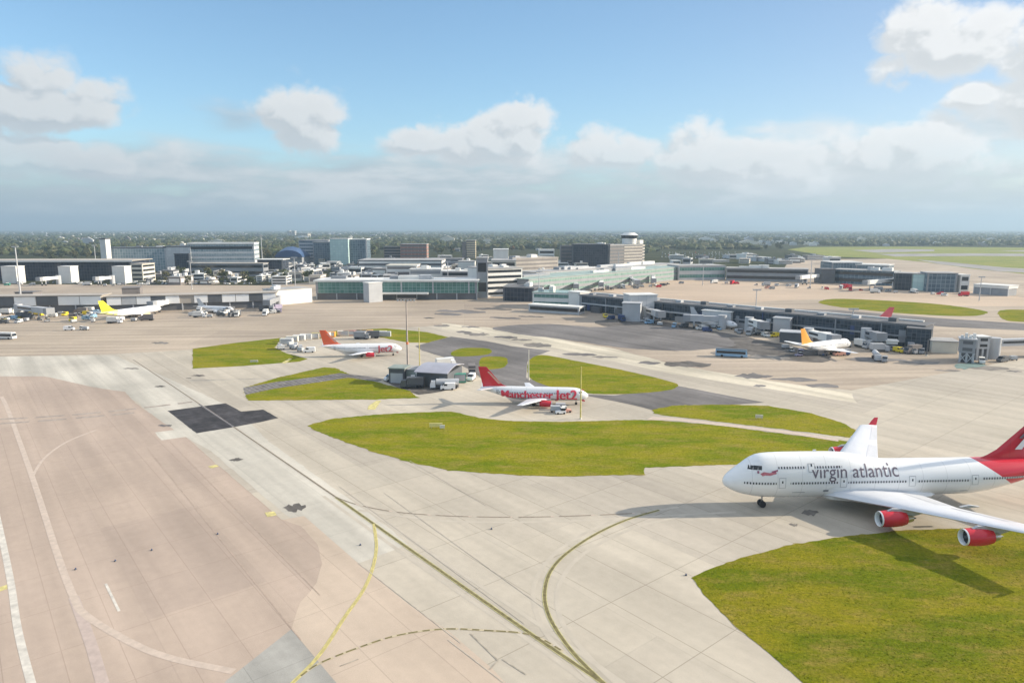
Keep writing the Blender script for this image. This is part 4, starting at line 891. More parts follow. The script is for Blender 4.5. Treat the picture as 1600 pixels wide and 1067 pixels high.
bld('hotel_block', 'mint green panelled front of the tall hotel', 'hotel', 516.5, 414, 545, 414, 374, 26, GL_MINT, OFFW, 'plain')
bld('hotel_block', 'right wing of the hotel with one dark blue glass strip', 'hotel', 545, 413.5, 574, 413.5, 374.5, 26, LGREY, OFFW, 'glass', glass=GL_STEEL, margin=.2)
bld('brick_block', 'red brick office with pale bands left of the sand coloured tower', 'office', 626, 408, 667, 408, 382, 26, BRICK, ROOFG, 'bands', 5, glass=BROWNB)
bld('brick_block', 'brown slab block left of the red brick office', 'office', 600, 407, 628, 407, 386, 26, BROWNB, ROOFD, 'bands', 5)
bld('sand_tower', 'sand coloured tower block rising beyond the terminals', 'tower block', 728, 404, 743, 404, 376, 22, SANDB, ROOFG, 'bands', 8, glass=BROWNB)
bld('sand_tower', 'shorter brownish flank of the sand coloured tower', 'tower block', 722, 404, 729, 404, 379, 18, BROWNB, ROOFD, 'plain')
bld('parking_deck', 'long multi-storey car park with white decks over dark openings, centre', 'car park', 560, 428, 690, 428, 407, 50, DGREY, ROOFG, 'bands', 3, glass=OFFW)
bld('parking_deck', 'long multi-storey car park with dark roof, right of centre', 'car park', 660, 420, 722, 420, 405, 40, MGREY, ROOFD, 'bands', 3, glass=DGREY)
bld('white_block', 'small white block with bright end wall above the concourse roof', 'building', 716, 434, 742, 434, 409, 20, OFFW, ROOFG, 'plain')
bld('white_block', 'white building with brown windows above the concourse roof, left', 'building', 604, 440, 652, 440, 415, 24, OFFW, CREAM, 'bands', 3, glass=BROWNB)
bld('white_block', 'white building with a stepped roof above the concourse roof, middle', 'building', 640, 442, 690, 442, 421, 22, OFFW, OFFW, 'bands', 2, glass=MGREY, plant=3, plantm=OFFW)
bld('white_block', 'grey white roofs left of the lift tower', 'building', 690, 444, 742, 444, 424, 22, LGREY, OFFW, 'bands', 2, plant=2)
bld('brown_block', 'brown beige terminal hotel between the white cube and the dark tower block', 'building', 806, 436, 872, 432, 405, 40, TAUPE, TAUPE, 'bands', 5, glass=BROWNB, plant=3)
bld('brown_block', 'white top storeys beside the brown beige terminal hotel', 'building', 842, 420, 866, 420, 391, 20, OFFW, OFFW, 'bands', 4)
bld('brown_block', 'brown slim block left of the dark tower block', 'building', 876, 418, 894, 418, 385, 20, BROWNB, ROOFD, 'bands', 6, glass=DGREY)
# --- control tower building
t, W, H = bld('tower_block', 'broad dark office slab left of the control tower', 'office', 893, 420, 952, 421, 382.5, 34, DGREY, ROOFD, 'glass', glass=GL_DARK, plant=2, plantm=OFFW)
t, W, H = bld('control_tower', 'old control tower with a rounded banded end and a white round cab', 'control tower', 950, 421, 1003, 418, 384, 30, BROWNB, ROOFG, 'bands', 7, glass=DGREY, plant=1)
BAND = M('weathered_beige_concrete', (.46, .42, .36), .7, .12, .3)
MB().tube((W, 15.2, 0), (W, 15.2, H), 14.6, 14.6, 28).build('rounded_end', DGREY, t, True)
for f in range(8): MB().tube((W, 15.2, H * f / 7.4), (W, 15.2, H * (f + .42) / 7.4), 15.1, 15.1, 28).build('floor_band', BAND, t, True)
for f in range(7): MB().box(W * .45, -.34, H * (f + .62) / 7.4, W - .4, -.12, H * (f + 1.04) / 7.4).build('floor_band', BAND, t)
cx, cy = W * .80, 12
MB().tube((cx, cy, H + 1.4), (cx, cy, H + 9), 9.5, 10.0, 20).build('cab_base', OFFW, t, True)
MB().tube((cx, cy, H + 9.01), (cx, cy, H + 13), 10.6, 11.6, 20).build('cab_glazing', GLASSD, t, True)
MB().tube((cx, cy, H + 13.01), (cx, cy, H + 16.5), 12.0, 7.0, 20).build('cab_roof', OFFW, t, True)
MB().tube((cx, cy, H + 16.5), (cx, cy, H + 22), .35, .15, 6).build('antenna', METAL, t)
MB().box(W * 1.02, 6, H + 1.4, W + 9, 20, H + 6.5).build('roof_plant', OFFW, t)
bld('white_block', 'white flat strip building at the foot of the control tower', 'building', 1016, 425, 1040, 425, 417, 10, OFFW, OFFW, 'plain')
# --- pale piers at left
def panel_pier(label, u0, v0, u1, v1, vt, pal, depth=12):
    t, W, H = bld('pier', label, 'pier', u0, v0, u1, v1, vt, depth, TAUPE, TAUPE, 'plain', base=.45, basem=ROOFD, overhang=1.0)
    k = len(pal)
    for i, m in enumerate(pal):
        if m is None: continue
        MB().box(W * i / k + .2, -.35, H * .46, W * (i + 1) / k - .2, -.02, H - .3).build('facade_panel', m, t)
    return t
panel_pier('pale left pier of alternating white and dark panels, part cut by the photo edge', -260, 494, 160, 488, 466.5, [WHITE, DGREY, WHITE, DGREY, WHITE, WHITE, DGREY, DGREY, WHITE, DGREY, WHITE, WHITE])
panel_pier('pale left pier of alternating white and dark panels, behind the lime-tailed airliner', 168, 488, 432, 480, 464, [WHITE, LGREY, WHITE, DGREY, WHITE, None, WHITE, DGREY, WHITE, WHITE, DGREY, WHITE])
bld('gate_room', 'bright cream gate room joining the pale left pier to the teal concourse', 'building', 432, 477, 488, 472, 454, 18, OFFW, ROOFG, 'plain', plant=2)
bld('roof_plant_room', 'dark brown grey plant room rising behind the pale left pier', 'building', 193, 484, 221, 483, 451, 12, BROWNB, BROWNB, 'plain')
bld('store', 'low brown shed on the far stands left of the brown plant room', 'shed', 24, 469, 52, 469, 457, 10, BROWNB, ROOFD, 'doors')
# --- sheds and the utility compound behind the red-lettered twin-jet
t = thing('hangar_shed', 'open-fronted shed with a pale curved roof in the utility compound', 'shed', P(651, 603), frame_of(651, 603, 699, 606)[2])
W = frame_of(651, 603, 699, 606)[1]; D = 15; hh = 4.6
MB().box(0, .3, 0, W, D, hh).build('wall', DGREY, t)
MB().loft([[(-.5, y, z), (W + .5, y, z), (W + .5, y, z + .22), (-.5, y, z + .22)] for y, z in [(-1.0 + (D + 2) * k / 12, hh + .02 + 1.5 * math.sin(math.pi * (.05 + .9 * k / 12))) for k in range(13)]]).build('roof', M('pale_lilac_roof_sheet', (.36, .36, .41), .45, .08, .3), t, True)
for i in range(3):
    x = W * (i + .5) / 3; MB().box(x - 1.1, .18, .05, x + 1.1, .28, 3.4).build('door', (BROWNB, ROOFD, MGREY)[i], t)
bld('workshop', 'dark green grey workshop at the left end of the utility compound', 'workshop', 608, 598, 632, 599, 576, 6, DGREY, M('green_grey_roof', (.25, .29, .26), .7, .1, .3), 'doors', glass=LGREY, overhang=.3)
bld('workshop', 'grey green store right of the dark workshop', 'workshop', 633, 597, 652, 598, 578, 6, M('green_grey_wall', (.26, .29, .27), .7, .1, .3), ROOFG, 'plain', overhang=.2)
# --- scattered buildings among the car parks and offices
rnd = random.Random(21)
kinds = [('white flat-roofed building among the car parks and offices beyond the concourse', OFFW, OFFW, GLASSD), ('grey flat-roofed building among the car parks and offices beyond the concourse', LGREY, ROOFG, GLASSD),
         ('dark flat-roofed building among the car parks and offices beyond the concourse', DGREY, ROOFD, LGREY), ('beige flat-roofed building among the car parks and offices beyond the concourse', CREAM, TAUPE, BROWNB), ('brown flat-roofed building among the car parks and offices beyond the concourse', BROWNB, ROOFG, OFFW)]
for i in range(150):
    z = i % 7
    if z < 3: u, v = rnd.uniform(405, 600), rnd.uniform(412, 446)
    elif z < 5: u, v = rnd.uniform(600, 900), rnd.uniform(404, 436)
    elif z < 6: u, v = rnd.uniform(225, 405), rnd.uniform(428, 446)
    else: u, v = rnd.uniform(1030, 1300), rnd.uniform(404, 415)
    l, wl, rf, gl = kinds[rnd.choices(range(5), (5, 3, 3, 2, 2))[0]]
    w = rnd.uniform(6, 24) if z < 6 else rnd.uniform(12, 34); h = rnd.uniform(3.5, 12)
    bld('low_building', l, 'building', u, v, u + w, v + rnd.uniform(-.3, .3), v - h * (v - 352) / 75, rnd.uniform(12, 30), wl, rf, 'bands', rnd.randint(1, 3), glass=gl, group=l, plant=rnd.randint(0, 3), rseed=i + 5)
for i in range(95):
    u, v = rnd.choice([(rnd.uniform(-60, 620), rnd.uniform(370, 382)), (rnd.uniform(500, 1000), rnd.uniform(374, 396)), (rnd.uniform(1020, 1250), rnd.uniform(368, 384)), (rnd.uniform(820, 1020), rnd.uniform(368, 380))])
    if 880 < u < 1030 and v > 376: u -= 200
    l = 'small pale building among the trees beyond the airport'
    w = rnd.uniform(3, 17); m = rnd.choice([WHITE, OFFW, CREAM, LGREY, BRICK, MGREY])
    bld('distant_building', l, 'building', u, v, u + w, v, v - rnd.uniform(1.5, 5), rnd.uniform(15, 30), m, rnd.choice([OFFW, ROOFG, LGREY]), 'bands', 2, group=l, rseed=i + 300)
bld('distant_building', 'pair of pale tower blocks on the skyline, left one', 'tower block', 449, 371, 453, 371, 361, 30, OFFW, OFFW, 'bands', 8)
bld('distant_building', 'pair of pale tower blocks on the skyline, right one', 'tower block', 456, 371, 461, 371, 361, 30, OFFW, OFFW, 'bands', 8)
bld('distant_building', 'wide pale hospital block on the skyline right of the pale tower pair', 'building', 463, 373, 481, 373, 365, 60, CREAM, OFFW, 'bands', 4)
# --- airbridges
def airbridge(label, rot_px, end_px, z=4.6, mat=OFFW, tower=True, w=3.0):
    a, b = P(*rot_px), P(*end_px); d = b - a; Ln = d.length
    t = thing('airbridge', label, 'airbridge', a, math.atan2(d.y, d.x))
    MB().tube((0, 0, 0), (0, 0, z + 3.4), w * .75, w * .75, 14).build('rotunda', LGREY, t, True)
    MB().box(w * .6, -w / 2, z, Ln * .55, w / 2, z + 2.7).build('tunnel', mat, t)
    MB().box(Ln * .55 - .5, -w / 2 - .25, z - .3, Ln - 2, w / 2 + .25, z + 3.0).build('tunnel', mat, t)
    MB().box(Ln - 2, -w / 2 - .8, z - .5, Ln + 1.6, w / 2 + .8, z + 3.1).build('cab', MGREY, t)
    MB().box(w * .8, -w / 2 - .06, z + 1.1, Ln * .52, -w / 2 - .01, z + 2.0).build('window_band', GLASSD, t)
    g = MB(); x = Ln * .78; g.box(x - .4, -2.3, .9, x + .4, 2.3, 1.5); leg = g.build('bogie', DGREY, t)
    for y in (-2, 2):
        MB().box(x - .3, y - .3, 1.5, x + .3, y + .3, z - .3).build('lift_leg', LGREY, t)
        MB().tube((x - .05, y - .5, .55), (x - .05, y + .5, .55), .55, .55, 12).build('wheel', BLACK, leg)
    return t
airbridge('white airbridge slanting down from the low dark pier on the salmon apron', (1292, 441), (1247, 446), 6)
airbridge('white airbridge in front of the dark hangars on the salmon apron', (1398, 450), (1352, 455), 6)
airbridge('white airbridge beside the middle stair tower of the dark left terminal', (92, 444), (62, 447), 5)
airbridge('white airbridge beside the right-hand stair tower of the dark left terminal', (176, 444), (150, 446), 5)
airbridge('grey airbridge reaching right toward the photo edge from the end tower', (1552, 560), (1660, 556), 5.2, LGREY)
airbridge('airbridge with a white tunnel at the amber-tailed airliner', (1262, 538), (1302, 549), 4.2)
airbridge('pale airbridge below the wide white stair tower of the dark pier', (1128, 514), (1072, 512), 4.0, LGREY)
airbridge('airbridge at the pale left pier reaching to the lime-tailed airliner', (268, 484), (238, 489), 4.2)
airbridge('airbridge between the pale left pier and the small white regional jet', (436, 479), (418, 486), 4.2, MGREY)
airbridge('airbridge at the left photo edge below the pale pier', (30, 494), (78, 500), 4.0, LGREY)
for k, (u, v) in enumerate([(860, 459), (900, 455), (940, 452), (985, 448), (1020, 445)]):
    airbridge('white airbridge before the pale green terminal, %s from its left end' % ('first', 'second', 'third', 'fourth', 'fifth')[k], (u, v - 2.5), (u + rnd.uniform(-3, 12), v + 3.2), 4.5, (OFFW, LGREY)[k % 2])
for k, (u, v) in enumerate([(1010, 499), (1170, 518), (1352, 538)]):
    airbridge('grey airbridge hanging off the dark pier, %s of three from its root' % ('first', 'second', 'third')[k], (u, v), (u + 22, v + 7.5), 4.2, (LGREY, OFFW, MGREY)[k])
# gate tower at the end of the right-hand airbridge
t, W, H = bld('gate_tower', 'grey lattice gate tower standing alone right of the dark pier', 'tower', 1497, 566, 1522, 568, 530, 6, MGREY, LGREY, 'bands', 2, glass=DGREY, base=.42)
for x0, x1 in ((0, W / 2), (W / 2, 0), (W / 2, W), (W, W / 2)): MB().tube((x0, -.1, .1), (x1, -.1, H * .42), .16, .16, 6).build('brace', LGREY, t)
for i in range(4): MB().box(W * i / 4 + .3, 2, H + .4, W * i / 4 + 1.2, 3.4, H + 1.3 + (i % 2)).build('roof_plant', OFFW, t)
bld('gate_tower', 'white cabin stack joining the grey gate tower to the airbridge', 'tower', 1525, 563, 1544, 563, 527, 5, LGREY, OFFW, 'bands', 2, base=.5, basem=DGREY)
# ------------------------------------------------------------------ masts
def mast(label, u, v, vtop, r=.25, mat=GALV, head=True, red=False, w=5.0):
    a = P(u, v); H = Zat(a.y, vtop)
    t = thing('light_mast', label, 'light mast', a)
    MB().tube((0, 0, 0), (0, 0, H), r * 1.3, r * .75, 10).build('pole', mat, t, True)
    MB().tube((0, 0, 0), (0, 0, .5), r * 2.2, r * 2.0, 10).build('base', CREAM, t)
    if head:
        h = MB().box(-w / 2, -.25, H - .15, w / 2, .25, H + .15).build('crossbar', mat, t)
        for i in range(6):
            x = -w / 2 + w * (i + .5) / 6; MB().box(x - .3, -.6, H - .75, x + .3, -.26, H - .2).build('floodlight', LGREY, h)
    if red: MB().tube((0, 0, H * .41), (0, 0, H * .44), r * 1.5, r * 1.5, 10).build('warning_band', M('orange_paint', (.7, .2, .08), .5), t)
    return t
mast('tall brown floodlight mast rising from the utility compound', 637.5, 586, 467, .30, BROWNST, True, True, 7)
mast('thin pale mast just right of the tall brown floodlight mast', 656, 582, 512, .16, YELB, False)
mast('pale yellow mast in front of the red-lettered twin-jet nose', 907, 655, 573, .17, YELB, False)
mast('pale mast behind the red-lettered twin-jet by the service road', 826, 594, 546, .15, CREAM, False)
mast('floodlight mast on the left stands beside the small brown shed', 33, 470, 385, .5, LGREY, True)
mast('floodlight mast right of the large white office block', 411, 428, 368, .4, LGREY, True)
mast('floodlight mast beside the wide dark terminal roof end', 152, 436, 383, .35, LGREY, True)
mast('floodlight mast at the right of the low dark far pier', 1266, 447, 405, .35, LGREY, True)
mast('thin mast in front of the dark office slab', 966, 424, 393, .4, LGREY, False)
for k, (u, v, t_) in enumerate([(300, 452, 408), (462, 458, 402), (700, 450, 408), (842, 472, 424), (1098, 446, 412), (1180, 500, 452), (1330, 527, 482), (1530, 470, 432)]):
    mast('slim grey floodlight mast ' + ('before the white office block car park', 'left of the teal concourse', 'behind the teal concourse roof', 'at the root of the dark pier', 'on the left of the salmon apron', 'behind the middle of the dark pier', 'behind the right end of the dark pier', 'beside the long white canopy')[k], u, v, t_, .28, LGREY, True)
mast('floodlight mast beyond the gate tower at the right', 1448, 556, 530, .25, DGREY, False)

# ------------------------------------------------------------------ vehicles and small things
def van():
    t = thing('van', 'white van', 'van')
    b = MB().prism_y([(0, .35), (4.9, .35), (4.9, 2.1), (4.6, 2.25), (1.5, 2.25), (.75, 1.45), (.05, 1.2)], -.95, .95).build('body', WHITE, t)
    MB().prism_y([(.72, 1.5), (1.38, 2.18), (1.3, 2.22), (.62, 1.5)], -.85, .85).build('windscreen', GLASSD, b)
    for s in (-1, 1): MB().box(1.2, s * .955 - .01, 1.45, 2.3, s * .955 + .01, 2.05).build('side_window', GLASSD, b)
    for x in (.95, 3.9):
        for y in (-.85, .85): MB().tube((x, y - .12, .34), (x, y + .12, .34), .34, .34, 12).build('wheel', BLACK, t)
    return t
def truck():
    t = thing('service_truck', 'white truck', 'truck')
    MB().prism_y([(0, .5), (1.9, .5), (1.9, 2.7), (.45, 2.7), (.05, 1.6)], -1.2, 1.2).build('cab', WHITE, t)
    MB().box(2.1, -1.25, 1.1, 7.6, 1.25, 3.6).build('cargo_box', OFFW, t)
    MB().box(.1, -1.0, .45, 7.5, 1.0, .9).build('chassis', DGREY, t)
    MB().prism_y([(.02, 1.65), (.42, 2.6), (.36, 2.62), (-.04, 1.65)], -1.05, 1.05).build('windscreen', GLASSD, t)
    for x in (1.0, 5.6, 6.6):
        for y in (-1.0, 1.0): MB().tube((x, y - .16, .48), (x, y + .16, .48), .48, .48, 12).build('wheel', BLACK, t)
    return t
def tanker():
    t = thing('fuel_truck', 'tanker', 'truck')
    MB().prism_y([(0, .5), (1.8, .5), (1.8, 2.6), (.4, 2.6), (.05, 1.5)], -1.2, 1.2).build('cab', WHITE, t)
    MB().tube((2.0, 0, 2.1), (9.5, 0, 2.1), 1.15, 1.15, 16).build('tank', LGREY, t, True)
    MB().box(.1, -1.0, .45, 9.4, 1.0, .9).build('chassis', DGREY, t)
    for x in (1.0, 7.2, 8.5):
        for y in (-1.0, 1.0): MB().tube((x, y - .16, .48), (x, y + .16, .48), .48, .48, 12).build('wheel', BLACK, t)
    return t
def bus(label, nose, tail, m, roofm):
    a, b = P(*nose), P(*tail); d = b - a
    t = thing('bus', label, 'bus', a, math.atan2(d.y, d.x)); L_ = max(10, d.length)
    MB().prism_y([(0, .4), (L_, .4), (L_, 3.0), (.35, 3.0), (.03, 1.4)], -1.3, 1.3).build('body', m, t)
    MB().box(.4, -1.2, 3.003, L_ - .2, 1.2, 3.25).build('roof', roofm, t)
    for s in (-1, 1): MB().box(.8, s * 1.315 - .012, 1.5, L_ - .4, s * 1.315 + .012, 2.6).build('window_band', GLASSD, t)
    MB().prism_y([(.05, 1.5), (.33, 2.8), (.28, 2.82), (.0, 1.5)], -1.2, 1.2).build('windscreen', GLASSD, t)
    for x in (2.2, L_ - 2.6):
        for y in (-1.15, 1.15): MB().tube((x, y - .16, .5), (x, y + .16, .5), .5, .5, 12).build('wheel', BLACK, t)
    return t
def tug():
    t = thing('baggage_tug', 'tug', 'tug')
    MB().prism_y([(0, .3), (2.9, .3), (2.9, .95), (1.6, 1.0), (.1, .8)], -.75, .75).build('body', WHITE, t)
    MB().box(1.5, -.7, 1.75, 2.8, .7, 1.83).build('roof', OFFW, t)
    MB().box(1.55, -.66, .97, 2.75, .66, 1.75).build('cab', GLASSD, t)
    for x in (.55, 2.35):
        for y in (-.68, .68): MB().tube((x, y - .1, .3), (x, y + .1, .3), .3, .3, 12).build('wheel', BLACK, t)
    return t
def dolly():
    t = thing('baggage_cart', 'cart', 'cart')
    MB().box(0, -.8, .45, 3.0, .8, .6).build('bed', DGREY, t)
    MB().box(.1, -.72, .603, 2.9, .72, 1.9).build('canopy', LGREY, t)
    for x in (.5, 2.5):
        for y in (-.7, .7): MB().tube((x, y - .08, .25), (x, y + .08, .25), .25, .25, 10).build('wheel', BLACK, t)
    return t
def uld():
    t = thing('cargo_container', 'container', 'container')
    MB().prism_y([(0, .5), (2.0, .1), (5.6, .1), (5.6, 2.5), (0, 2.5)], 0, 2.4).build('body', WHITE, t)
    MB().box(.5, -.06, .6, 5.2, -.01, 2.3).build('curtain', LGREY, t)
    return t
def stairs():
    t = thing('passenger_steps', 'steps', 'steps')
    MB().prism_y([(0, .5), (.6, .5), (6.0, 3.3), (7.6, 3.3), (7.6, 3.0), (6.2, 3.0), (1.0, .3), (0, .3)], -.9, .9).build('stairway', LGREY, t)
    MB().box(.4, -1.0, .3, 6.8, 1.0, .7).build('chassis', WHITE, t)
    for s in (-1, 1): MB().prism_y([(.6, 1.4), (6.0, 4.2), (7.6, 4.2), (7.6, 3.4), (6.0, 3.4), (.6, .6)], s * .95 - .03, s * .95 + .03).build('handrail', OFFW, t)
    for x in (1.2, 5.8):
        for y in (-.9, .9): MB().tube((x, y - .1, .32), (x, y + .1, .32), .32, .32, 10).build('wheel', BLACK, t)
    return t
PRO = {k: f() for k, f in (('van', van), ('truck', truck), ('tanker', tanker), ('tug', tug), ('cart', dolly), ('uld', uld), ('steps', stairs))}
USED = set()
def put(kind, u, v, label, rot=None, group=None, col=None):
    rot = rnd.uniform(0, 2 * math.pi) if rot is None else R(rot)
    p = P(u, v) + Vector((0, 0, .045))
    if kind not in USED and col is None:
        o = PRO[kind]; USED.add(kind); o.location = p; o.rotation_euler = (0, 0, rot); o['label'] = label
        if group: o['group'] = group
    else: o = dup(PRO[kind], p, rot, label, group)
    if not group and 'group' in o.keys(): del o['group']
    if col: recolour(o, WHITE, col); recolour(o, OFFW, col) if kind in ('truck',) else None
    return o
rnd = random.Random(5)
g = None
put('truck', 640, 599, 'white box truck parked in front of the grey green compound store', 8)
put('tanker', 672, 607, 'white tanker truck along the front of the curved-roof shed', 4)
put('van', 688, 609, 'small van at the tail of the white tanker truck by the curved-roof shed', 4)
put('van', 690, 568, 'white van with dark windows behind the curved-roof shed', 20)
put('truck', 712, 573, 'white truck behind the right end of the curved-roof shed', 200)
put('van', 700, 571, 'second white van behind the curved-roof shed, beside the white truck', 170)
put('van', 734, 596, 'van right of the green container in the compound', 80)
put('truck', 738, 589, 'brownish truck between the green container and the red tail', 95, col=BROWNB)
put('truck', 626, 606, 'dark flatbed parked along the front of the dark workshop', 4, col=DGREY)
put('van', 601, 596, 'white van at the left end of the utility compound', 30)
put('tug', 868, 647, 'small white tug ahead of the red engine of the red-lettered twin-jet', 10)
put('cart', 876, 644, 'cream baggage cart ahead of the red engine of the red-lettered twin-jet', 178, col=None)
put('tug', 893, 644, 'pale red tug ahead of the nose wheel of the red-lettered twin-jet', 185, col=PINKP)
put('cart', 884, 640, 'baggage cart under the nose of the red-lettered twin-jet', 178)
o = put('uld', 709, 599, 'green container standing at the right end of the curved-roof shed', 5, col=GREENP); o.scale = (.75, 1.0, 1.25)
# ring of containers round the orange-tailed twin-jet
ring = [(437, 538, OFFW), (446, 534.5, CREAM), (457, 532.5, OFFW), (468, 531, OFFW), (479, 530, TAUPE), (486, 529, YELB), (497, 528, CREAM), (505, 527, AMBER), (527, 525.5, CREAM), (536, 525, PINKP), (545, 524.6, PINKP), (555, 524.3, TAUPE), (564, 524.2, AMBER), (585, 525.5, CREAM), (592, 526.5, LGREY)]
nm = {OFFW.name: 'white', CREAM.name: 'cream', TAUPE.name: 'beige', YELB.name: 'yellow', AMBER.name: 'amber', PINKP.name: 'salmon pink', LGREY.name: 'grey'}
seen = {}
for u, v, m in ring:
    n_ = nm[m.name]; lb = '%s cargo container in the ring behind the orange-tailed twin-jet' % n_
    put('uld', u, v, lb, rnd.uniform(-8, 8), 'cargo containers round the orange-tailed twin-jet', m)
for i, (u, v) in enumerate([(445, 546), (452, 545), (458, 547), (462, 543), (466, 549), (439, 544), (450, 541), (470, 545)]):
    put('cart', u, v, 'purple grey cart parked in the cluster at the left end of the container ring', None, 'carts at the left end of the container ring', PURPLE)
put('van', 474, 551, 'white van at the edge of the cart cluster by the container ring', 10)
put('truck', 568, 529, 'dark truck behind the wing of the orange-tailed twin-jet', 10, col=DGREY)
put('truck', 578, 530, 'grey truck behind the nose of the orange-tailed twin-jet', 175, col=MGREY)
bus('pale blue airport bus crossing the grey apron in front of the dark pier', (1168, 559), (1118, 556), BLUEP, M('dark_blue_roof', (.08, .11, .14), .5))
bus('white bus cut by the left edge of the photo', (23, 530), (-18, 529), OFFW, OFFW)
put('tanker', 1372, 565, 'grey tanker truck on the painted airbridge shadow below the dark pier', 70, col=LGREY)
put('van', 1382, 567, 'grey van beside the grey tanker truck', 60, col=MGREY)
put('van', 116, 516, 'white van alone on the left stands, casting a long shadow', 190)
put('tug', 133, 515, 'white tug just right of the lone white van on the left stands', 170)
put('cart', 138, 516, 'cart behind the white tug on the left stands', 170)
put('truck', 190, 505, 'white catering truck below the lime-tailed airliner', 185)
put('truck', 322, 496, 'white truck in front of the small white regional jet', 180)
put('truck', 413, 494, 'lone white truck beside the grey airbridge of the pale left pier', 100)
put('truck', 881, 484, 'white truck below the white stair block of the dark pier', 175)
put('truck', 870, 484.5, 'white truck below the pale layered gate room', 175)
put('van', 1202, 452, 'small grey van alone on the salmon apron', 10, col=MGREY)
put('van', 1195, 451, 'pinkish van beside the grey one on the salmon apron', 10, col=PINKP)
put('truck', 1318, 451, 'red truck before the blue grey pier on the salmon apron', 10, col=RED)
put('truck', 1312, 450, 'dark red truck beside the red one on the salmon apron', 10, col=REDD)
put('truck', 1375, 458, 'flat white truck below the white airbridge by the dark hangars', 175)
put('van', 1025, 449, 'tiny red van at the left edge of the salmon apron', 10, col=RED)
for lab, grp, cols, spots in [
    ('ground vehicle beside the amber-tailed airliner', 'vehicles round the amber-tailed airliner', [MGREY, BROWNB, NAVY, PURPLE, PINKP], [(1243, 557), (1250, 556), (1285, 556), (1293, 555), (1303, 556), (1311, 554), (1320, 553), (1326, 555), (1240, 551), (1222, 545)]),
    ('vehicle or cart on the crowded stands below the pale left pier', 'vehicles below the pale left pier', [OFFW, MGREY, LGREY, DGREY, BROWNB, OFFW, YELLOWP, BLUEP], [(rnd.uniform(-10, 150), rnd.uniform(488, 506)) for _ in range(48)]),
    ('ground vehicle round the lime-tailed airliner', 'vehicles round the lime-tailed airliner', [LGREY, BROWNB, OFFW, MGREY], [(205, 502), (212, 500), (219, 501), (224, 498), (231, 500), (180, 502), (172, 505)]),
    ('ground vehicle round the small white regional jet', 'vehicles round the regional jet', [MGREY, OFFW, DGREY, LGREY], [(285 + rnd.uniform(0, 85), rnd.uniform(486, 496)) for _ in range(16)]),
    ('ground vehicle under the grey airbridge of the pale left pier', 'vehicles at the grey airbridge', [MGREY, PURPLE, OFFW, DGREY], [(406 + rnd.uniform(0, 26), rnd.uniform(483, 492)) for _ in range(10)]),
    ('vehicle parked along the foot of the dark glass pier', 'vehicles along the dark pier', [MGREY, OFFW, LGREY, DGREY, NAVY, BLUEP, YELLOWP], [(940 + q * 30 + rnd.uniform(-12, 12), 485 + (q * 30 + 35) * .112 + 6 + rnd.uniform(1, 5)) for q in range(17) for _ in (0, 1)]),
    ('cart or van along the far edge of the salmon apron', 'vehicles along the salmon apron', [OFFW, MGREY, LGREY, RED], [(1110 + q * 17 + rnd.uniform(-6, 6), 441 + q * .9 + rnd.uniform(0, 2)) for q in range(24)]),
    ('vehicle in front of the pale green terminal', 'vehicles at the pale green terminal', [DGREY, BROWNB, OFFW, MGREY], [(905 + q * 9 + rnd.uniform(-4, 4), 456 - q * .75 + rnd.uniform(0, 2)) for q in range(18)]),
    ('vehicle on the stands at the foot of the end airbridge', 'vehicles at the end airbridge', [MGREY, BROWNB, OFFW, DGREY], [(1415, 553), (1423, 553), (1432, 554), (1440, 554), (1535, 569), (1560, 566), (1588, 563), (1404, 551)]),
    ('vehicle in front of the dark left terminal', 'vehicles at the dark left terminal', [OFFW, LGREY, MGREY, GREENP], [(rnd.uniform(-5, 225), rnd.uniform(442, 447)) for _ in range(22)])]:
    for u, v in spots:
        put(rnd.choice(['van', 'truck', 'cart', 'tug', 'van']), u, v, lab, rnd.choice([5, 185, 60, 100, 15]) + rnd.uniform(-8, 8), grp, rnd.choice(cols))
for k in PRO:
    if k not in USED:
        for ch in list(PRO[k].children_recursive): bpy.data.objects.remove(ch)
        bpy.data.objects.remove(PRO[k])
# parked cars
def car_mesh(m):
    mb = MB()
    mb.prism_y([(0, .25), (4.2, .25), (4.2, .85), (3.9, .95), (3.3, 1.42), (1.7, 1.42), (1.0, .95), (.1, .8)], -.85, .85)
    mb.prism_y([(1.15, .98), (1.75, 1.36), (3.2, 1.36), (3.7, .98)], -.86, .86, 1)
    return mb.build('parked_car', [m, GLASSD])
cars = [car_mesh(m) for m in (OFFW, LGREY, MGREY, DGREY, NAVY, RED, METAL)]
for c_ in cars: tag(c_, 'car', 'car')
first = set()
def lot(label, grp, spots):
    for u, v in spots:
        i = rnd.choices(range(7), (4, 4, 3, 4, 2, 1, 3))[0]; c_ = cars[i]; p = P(u, v) + Vector((0, 0, .03)); rz = R(rnd.choice([80, 260]) + rnd.uniform(-3, 3))
        if i not in first: first.add(i); c_.location = p; c_.rotation_euler = (0, 0, rz); tag(c_, label, 'car', grp)
        else: dup(c_, p, rz, label, grp)
lot('parked car in the car park right of the control tower', 'cars parked right of the control tower', [(1035 + k * 5.2 + rnd.uniform(-1, 1), 395 + r * 2.2) for r in range(5) for k in range(24)])
lot('parked car in the car park below the white office block', 'cars parked below the white office block', [(228 + k * 6 + rnd.uniform(-1.5, 1.5), 436 + r * 4) for r in range(3) for k in range(30) if rnd.random() < .75])
lot('parked car among the buildings beyond the concourse', 'cars parked beyond the concourse', [(rnd.uniform(410, 735), rnd.uniform(424, 440)) for _ in range(70)])
